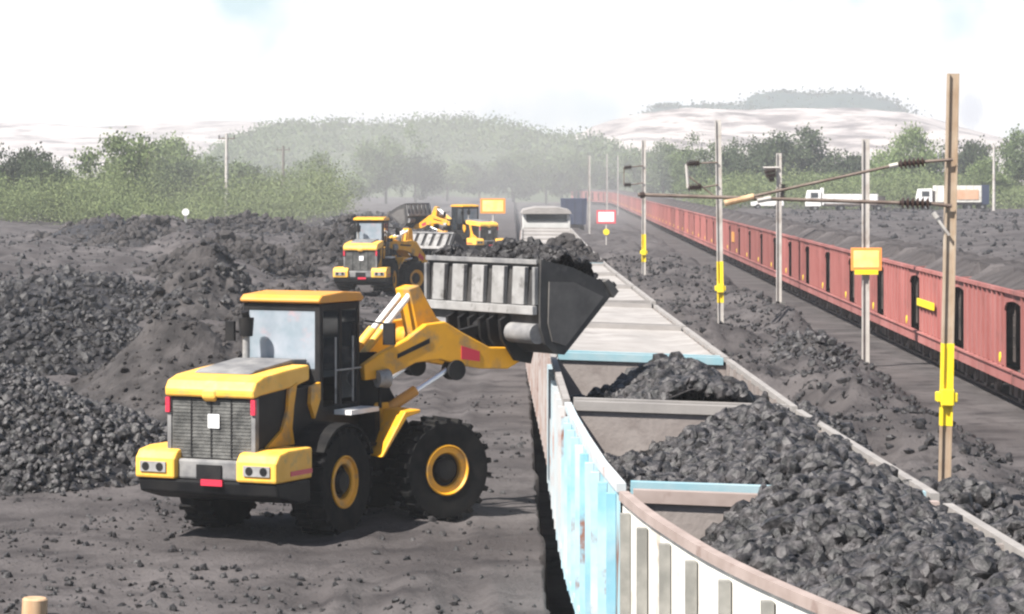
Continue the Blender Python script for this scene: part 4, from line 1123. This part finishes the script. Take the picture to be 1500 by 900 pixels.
# ------------------------------------------------------------------ trees
def crown_mesh(seed, leafm, n_cl=46, per=42, flat=0.75, leaf=0.21):
    """unit crown (radius about 1, base near z=0): clumps of small leaf faces"""
    rng = np.random.default_rng(seed)
    lob = rng.normal(size=(7, 3)); lob /= np.linalg.norm(lob, axis=1)[:, None]; lob[:, 2] = lob[:, 2] * .6 + .15
    lob *= rng.uniform(.35, .62, (7, 1)); lr = rng.uniform(.34, .55, 7)
    C = []
    for k in range(n_cl):
        j = rng.integers(7); d = rng.normal(size=3); d /= np.linalg.norm(d); d[2] = d[2] * .8 + .15
        C.append(lob[j] + d * lr[j] * rng.uniform(.75, 1.05))
    C = np.array(C)
    P = np.repeat(C, per, 0) + rng.normal(size=(n_cl * per, 3)) * np.array([.115, .115, .075])
    n = len(P)
    a = rng.normal(size=(n, 3)); a /= np.linalg.norm(a, axis=1)[:, None]
    b = rng.normal(size=(n, 3)); b -= a * (a * b).sum(1)[:, None]; b /= np.linalg.norm(b, axis=1)[:, None]
    s = rng.uniform(.025, .062, (n, 1)) * leaf / .34
    V = np.stack([P - a * s, P + b * s * .8, P + a * s * 1.2, P - b * s * .7], 1).reshape(-1, 3)
    V[:, 2] = (V[:, 2] + .62) * flat
    Fq = np.arange(n * 4).reshape(n, 4)
    return mesh_np('crown', V, [Fq], [leafm])
def trunk_mesh(seed):
    rnd = random.Random(seed); mb = MB()
    mb.tube((0, 0, -.15), (.03, 0, .45), .055, .04, n=8); mb.tube((.03, 0, .45), (0, .02, .75), .04, .02, n=7)
    for k in range(6):
        a = rnd.uniform(0, 6.28); z = rnd.uniform(.25, .6); l = rnd.uniform(.3, .5)
        mb.tube((.02, 0, z), (math.cos(a) * l, math.sin(a) * l, z + rnd.uniform(.2, .45)), .024, .008, n=6)
    me = bpy.data.meshes.new('trunk'); me.from_pydata([tuple(v) for v in mb.v], [], mb.f); me.materials.append(M['bark']); me.update(); return me
CR = {}
for nm in ('light', 'mid', 'dark'):
    CR[nm] = [crown_mesh(100 + 10 * i + len(nm), M['leaf_' + nm], 70, 120) for i in range(3)]
TRK = [trunk_mesh(k) for k in range(3)]
def tree(px, top, Y, wpx, kind, label, group, k):
    rnd = random.Random(k * 7 + 3)
    X = (px - 750) / F * Y; zt = CH - (top - HOR) / F * Y
    zb = float(ground_h(np.array([X]), np.array([float(Y)]))[0])
    h = zt - zb; rad = wpx / F * Y / 2
    r = thing('tree', (X, Y, zb), label, 'tree', group)
    c = link('crown', CR[kind][k % 3], r); c.scale = (rad * 1.12, rad * 1.12, h * .92); c.location = (0, 0, h * .04); c.rotation_euler.z = rnd.uniform(0, 6.28)
    t = link('trunk', TRK[k % 3], r); t.scale = (rad * .7 + .8, rad * .7 + .8, h * .85); t.rotation_euler.z = rnd.uniform(0, 6.28)
LT = [(-30, 215, 300, 110, 'mid'), (22, 193, 305, 120, 'dark'), (62, 232, 296, 90, 'dark'), (110, 240, 325, 95, 'mid'), (148, 262, 300, 74, 'dark'), (205, 180, 320, 145, 'light'), (262, 205, 330, 120, 'light'),
      (312, 226, 325, 120, 'mid'), (250, 235, 308, 80, 'dark'), (362, 248, 335, 90, 'dark'), (400, 252, 365, 80, 'mid'), (462, 228, 410, 80, 'mid'), (505, 246, 440, 70, 'mid'), (565, 196, 520, 95, 'mid'), (608, 222, 540, 80, 'dark'),
      (655, 228, 600, 95, 'mid'), (702, 222, 640, 90, 'dark'), (752, 226, 660, 100, 'mid'), (800, 214, 700, 90, 'mid'), (842, 218, 720, 80, 'mid')]
lo_ord = ['first', 'second', 'third', 'fourth', 'fifth', 'sixth', 'seventh', 'eighth', 'ninth', 'tenth', 'eleventh', 'twelfth', 'thirteenth', 'fourteenth', 'fifteenth', 'sixteenth', 'seventeenth', 'eighteenth', 'nineteenth', 'twentieth']
kw = {'light': 'light green', 'mid': 'mid green', 'dark': 'dark green'}
srt = sorted(range(len(LT)), key=lambda i: LT[i][0])
for j, i in enumerate(srt):
    t = LT[i]
    lab = '%s tree, %s from the left in the hazy left treeline' % (kw[t[4]], lo_ord[j])
    if t[0] == 205: lab = 'tallest light green tree of the left treeline'
    if t[0] == -30: lab = 'mid green tree cut off by the left photo edge'
    tree(*t, lab, 'trees beyond the coal yard', i)
RT = [(878, 218, 790, 70, 'mid'), (930, 214, 730, 80, 'mid'), (972, 212, 700, 90, 'mid'), (1010, 222, 640, 80, 'light'), (1048, 206, 520, 90, 'mid'), (1108, 200, 470, 110, 'dark'), (1178, 196, 470, 130, 'dark'), (1240, 208, 470, 110, 'dark'),
      (1300, 204, 450, 90, 'light'), (1346, 190, 440, 100, 'light'), (1412, 184, 445, 90, 'dark'), (1490, 196, 435, 100, 'mid'), (1452, 236, 425, 90, 'light'), (1330, 236, 430, 90, 'light'), (1205, 246, 430, 90, 'light'), (1085, 244, 440, 90, 'mid'), (1262, 240, 428, 80, 'light'), (1548, 200, 430, 110, 'mid')]
srt = sorted(range(len(RT)), key=lambda i: RT[i][0])
for j, i in enumerate(srt):
    t = RT[i]
    lab = '%s tree, %s from the left behind the red wagons and coal stack' % (kw[t[4]], lo_ord[j])
    if t[0] == 1548: lab = 'mid green tree cut off by the right photo edge'
    tree(*t, lab, 'trees beyond the coal yard', i + 3)

def leaf_mass(name, pts, label, matl, seed, per, spread, leaf):
    rng = np.random.default_rng(seed)
    P = np.repeat(pts, per, 0) + rng.normal(size=(len(pts) * per, 3)) * np.array(spread)
    n = len(P)
    a = rng.normal(size=(n, 3)); a /= np.linalg.norm(a, axis=1)[:, None]
    b = rng.normal(size=(n, 3)); b -= a * (a * b).sum(1)[:, None]; b /= np.linalg.norm(b, axis=1)[:, None]
    s = rng.uniform(.5, 1.2, (n, 1)) * leaf
    V = np.stack([P - a * s, P + b * s * .8, P + a * s * 1.2, P - b * s * .7], 1).reshape(-1, 3)
    tag(link(name, mesh_np(name, V, [np.arange(n * 4).reshape(n, 4)], [matl])), label, 'vegetation', kind='stuff')
rng = np.random.default_rng(9)
n = 900
Yv = rng.uniform(275, 330, n); pxv = rng.uniform(-160, 500, n); Xv = (pxv - 750) / F * Yv
hh = (1.4 + 4.6 * (0.5 + fbm(Xv * .12, Yv * .08, 3, 15))) * rng.uniform(.2, 1, n)
leaf_mass('scrub', np.stack([Xv, Yv, ground_h(Xv, Yv) + hh], -1), 'light green scrub at the foot of the left trees', M['scrub'], 1, 170, (1.0, 1.0, .6), .10)
n = 420
Yv = rng.uniform(408, 440, n); pxv = rng.uniform(1012, 1600, n); Xv = (pxv - 750) / F * Yv
hh = (1.2 + 4.5 * (0.5 + fbm(Xv * .1, Yv * .08, 3, 17))) * rng.uniform(.2, 1, n)
leaf_mass('scrub', np.stack([Xv, Yv, ground_h(Xv, Yv) + hh], -1), 'bright green scrub behind the coal stack', M['scrub'], 2, 170, (1.3, 1.3, .7), .13)

# ------------------------------------------------------------------ hills
def hill(name, pts, Y, depth, matl, seed, rough, label, top=None):
    """ridge whose crest passes the given (px, py) pairs at distance Y"""
    px = np.array([p[0] for p in pts]); py = np.array([p[1] for p in pts])
    xs = (np.linspace(px[0], px[-1], 170) - 750) / F * Y
    crest = CH - (np.interp(xs * F / Y + 750, px, py) - HOR) / F * Y
    ys = np.linspace(-1, 1, 40)
    X, S = np.meshgrid(xs, ys)
    prof = np.clip(1 - np.abs(S) ** 1.4, 0, 1)
    Z = np.maximum(crest[None], 0) * prof
    Yg = Y + S * depth
    Z = Z + rough * fbm(X * .012 * 900 / Y, Yg * .012, 5, seed) * np.minimum(prof * 3, 1) * (np.abs(S) > .02)
    V = np.stack([X, Yg, Z - .5], -1).reshape(-1, 3); n = len(xs)
    i = np.arange(len(ys) - 1)[:, None] * n + np.arange(n - 1)[None]
    Fq = np.stack([i, i + 1, i + n + 1, i + n], -1).reshape(-1, 4)
    tag(link(name, mesh_np(name, V, [Fq], [matl], smooth=True)), kind='structure')
    return xs, crest
hill('bare_hill', [(700, 262), (800, 215), (870, 178), (920, 165), (1000, 160), (1090, 167), (1150, 165), (1250, 164), (1310, 167), (1380, 182), (1450, 200), (1560, 235), (1700, 262)], 1900, 420, M['bare_hill'], 5, 9.0, '')
xs, cr = hill('green_hilltop', [(935, 185), (960, 158), (1010, 157), (1088, 156), (1100, 142), (1140, 137), (1200, 139), (1250, 134), (1300, 146), (1320, 158), (1345, 185)], 2080, 150, M['blue_hill'], 6, 9.0, '')
hill('bare_hill', [(-300, 230), (-100, 188), (60, 182), (150, 184), (270, 176), (380, 172), (480, 178), (560, 200), (700, 240)], 2350, 400, M['bare_hill'], 8, 8.0, '')
n = 420
k = rng.integers(0, len(xs), n); S = rng.uniform(-.8, .1, n)
pz = np.maximum(cr[k], 0) * np.clip(1 - np.abs(S) ** 1.4, 0, 1)
kk = pz > 40
leaf_mass('hilltop_woods', np.stack([xs[k] + rng.uniform(-2, 2, n), 2080 + S * 150, pz + rng.uniform(-3, 1.5, n)], -1)[kk], 'blue green woods on top of the far bare hill', M['leaf_dark'], 5, 40, (5, 4, 1.6), 1.3)
xs, cr = hill('wooded_hill', [(250, 262), (325, 228), (352, 208), (385, 194), (420, 187), (500, 186), (600, 184), (625, 177), (650, 182), (680, 175), (715, 182), (740, 179), (775, 194), (800, 200), (850, 202), (880, 212), (905, 226), (1000, 240), (1120, 262)], 950, 170, M['green_hill'], 7, 1.5, '')
n = 900
k = rng.integers(0, len(xs), n); S = rng.uniform(-.75, .1, n)
pz = np.maximum(cr[k], 0) * np.clip(1 - np.abs(S) ** 1.4, 0, 1)
leaf_mass('far_woods', np.stack([xs[k] + rng.uniform(-1, 1, n), 950 + S * 170, pz + rng.uniform(-1.8, .8, n)], -1), 'blue green woods covering the far hill', M['leaf_mid'], 3, 70, (2.6, 2.6, 1.4), .5)

# ------------------------------------------------------------------ haze
hz = MB(); hz.lohi((-1500, -60, -1.6), (1500, 2900, 85))
hm = bpy.data.materials.new('haze air'); hm.use_nodes = True
t = hm.node_tree; t.nodes.clear()
vo = t.nodes.new('ShaderNodeVolumePrincipled'); vo.inputs['Density'].default_value = HAZE_DENSITY; vo.inputs['Color'].default_value = (.94, .95, .97, 1); vo.inputs['Anisotropy'].default_value = 0.25
ou = t.nodes.new('ShaderNodeOutputMaterial'); t.links.new(vo.outputs[0], ou.inputs['Volume'])
tag(hz.build('haze', hm), kind='stuff')

import bmesh
bm = bmesh.new(); bmesh.ops.create_icosphere(bm, subdivisions=4, radius=1.0)
me = bpy.data.meshes.new('dust_cloud'); bm.to_mesh(me); bm.free()
dm = bpy.data.materials.new('dust air'); dm.use_nodes = True
t = dm.node_tree; t.nodes.clear()
vo = t.nodes.new('ShaderNodeVolumePrincipled'); vo.inputs['Density'].default_value = 0.0011; vo.inputs['Color'].default_value = (.72, .70, .70, 1)
ou = t.nodes.new('ShaderNodeOutputMaterial'); t.links.new(vo.outputs[0], ou.inputs['Volume'])
me.materials.append(dm)
dc = link('dust_cloud', me, loc=(-12, 420, 6)); dc.scale = (34, 190, 22)
tag(dc, 'brownish dust hanging over the middle of the coal yard', 'dust', kind='stuff')

bm = bmesh.new(); bmesh.ops.create_icosphere(bm, subdivisions=3, radius=1.0)
me = bpy.data.meshes.new('smoke'); bm.to_mesh(me); bm.free()
sm = bpy.data.materials.new('smoke air'); sm.use_nodes = True
t = sm.node_tree; t.nodes.clear()
vo = t.nodes.new('ShaderNodeVolumePrincipled'); vo.inputs['Density'].default_value = 0.03; vo.inputs['Color'].default_value = (.42, .45, .55, 1)
ou = t.nodes.new('ShaderNodeOutputMaterial'); t.links.new(vo.outputs[0], ou.inputs['Volume'])
me.materials.append(sm)
sk = link('smoke', me, loc=(232, 1450, 41)); sk.scale = (6.5, 8, 10)
tag(sk, 'small dark wisp of smoke on the skyline right of the tallest mast', 'smoke', kind='stuff')
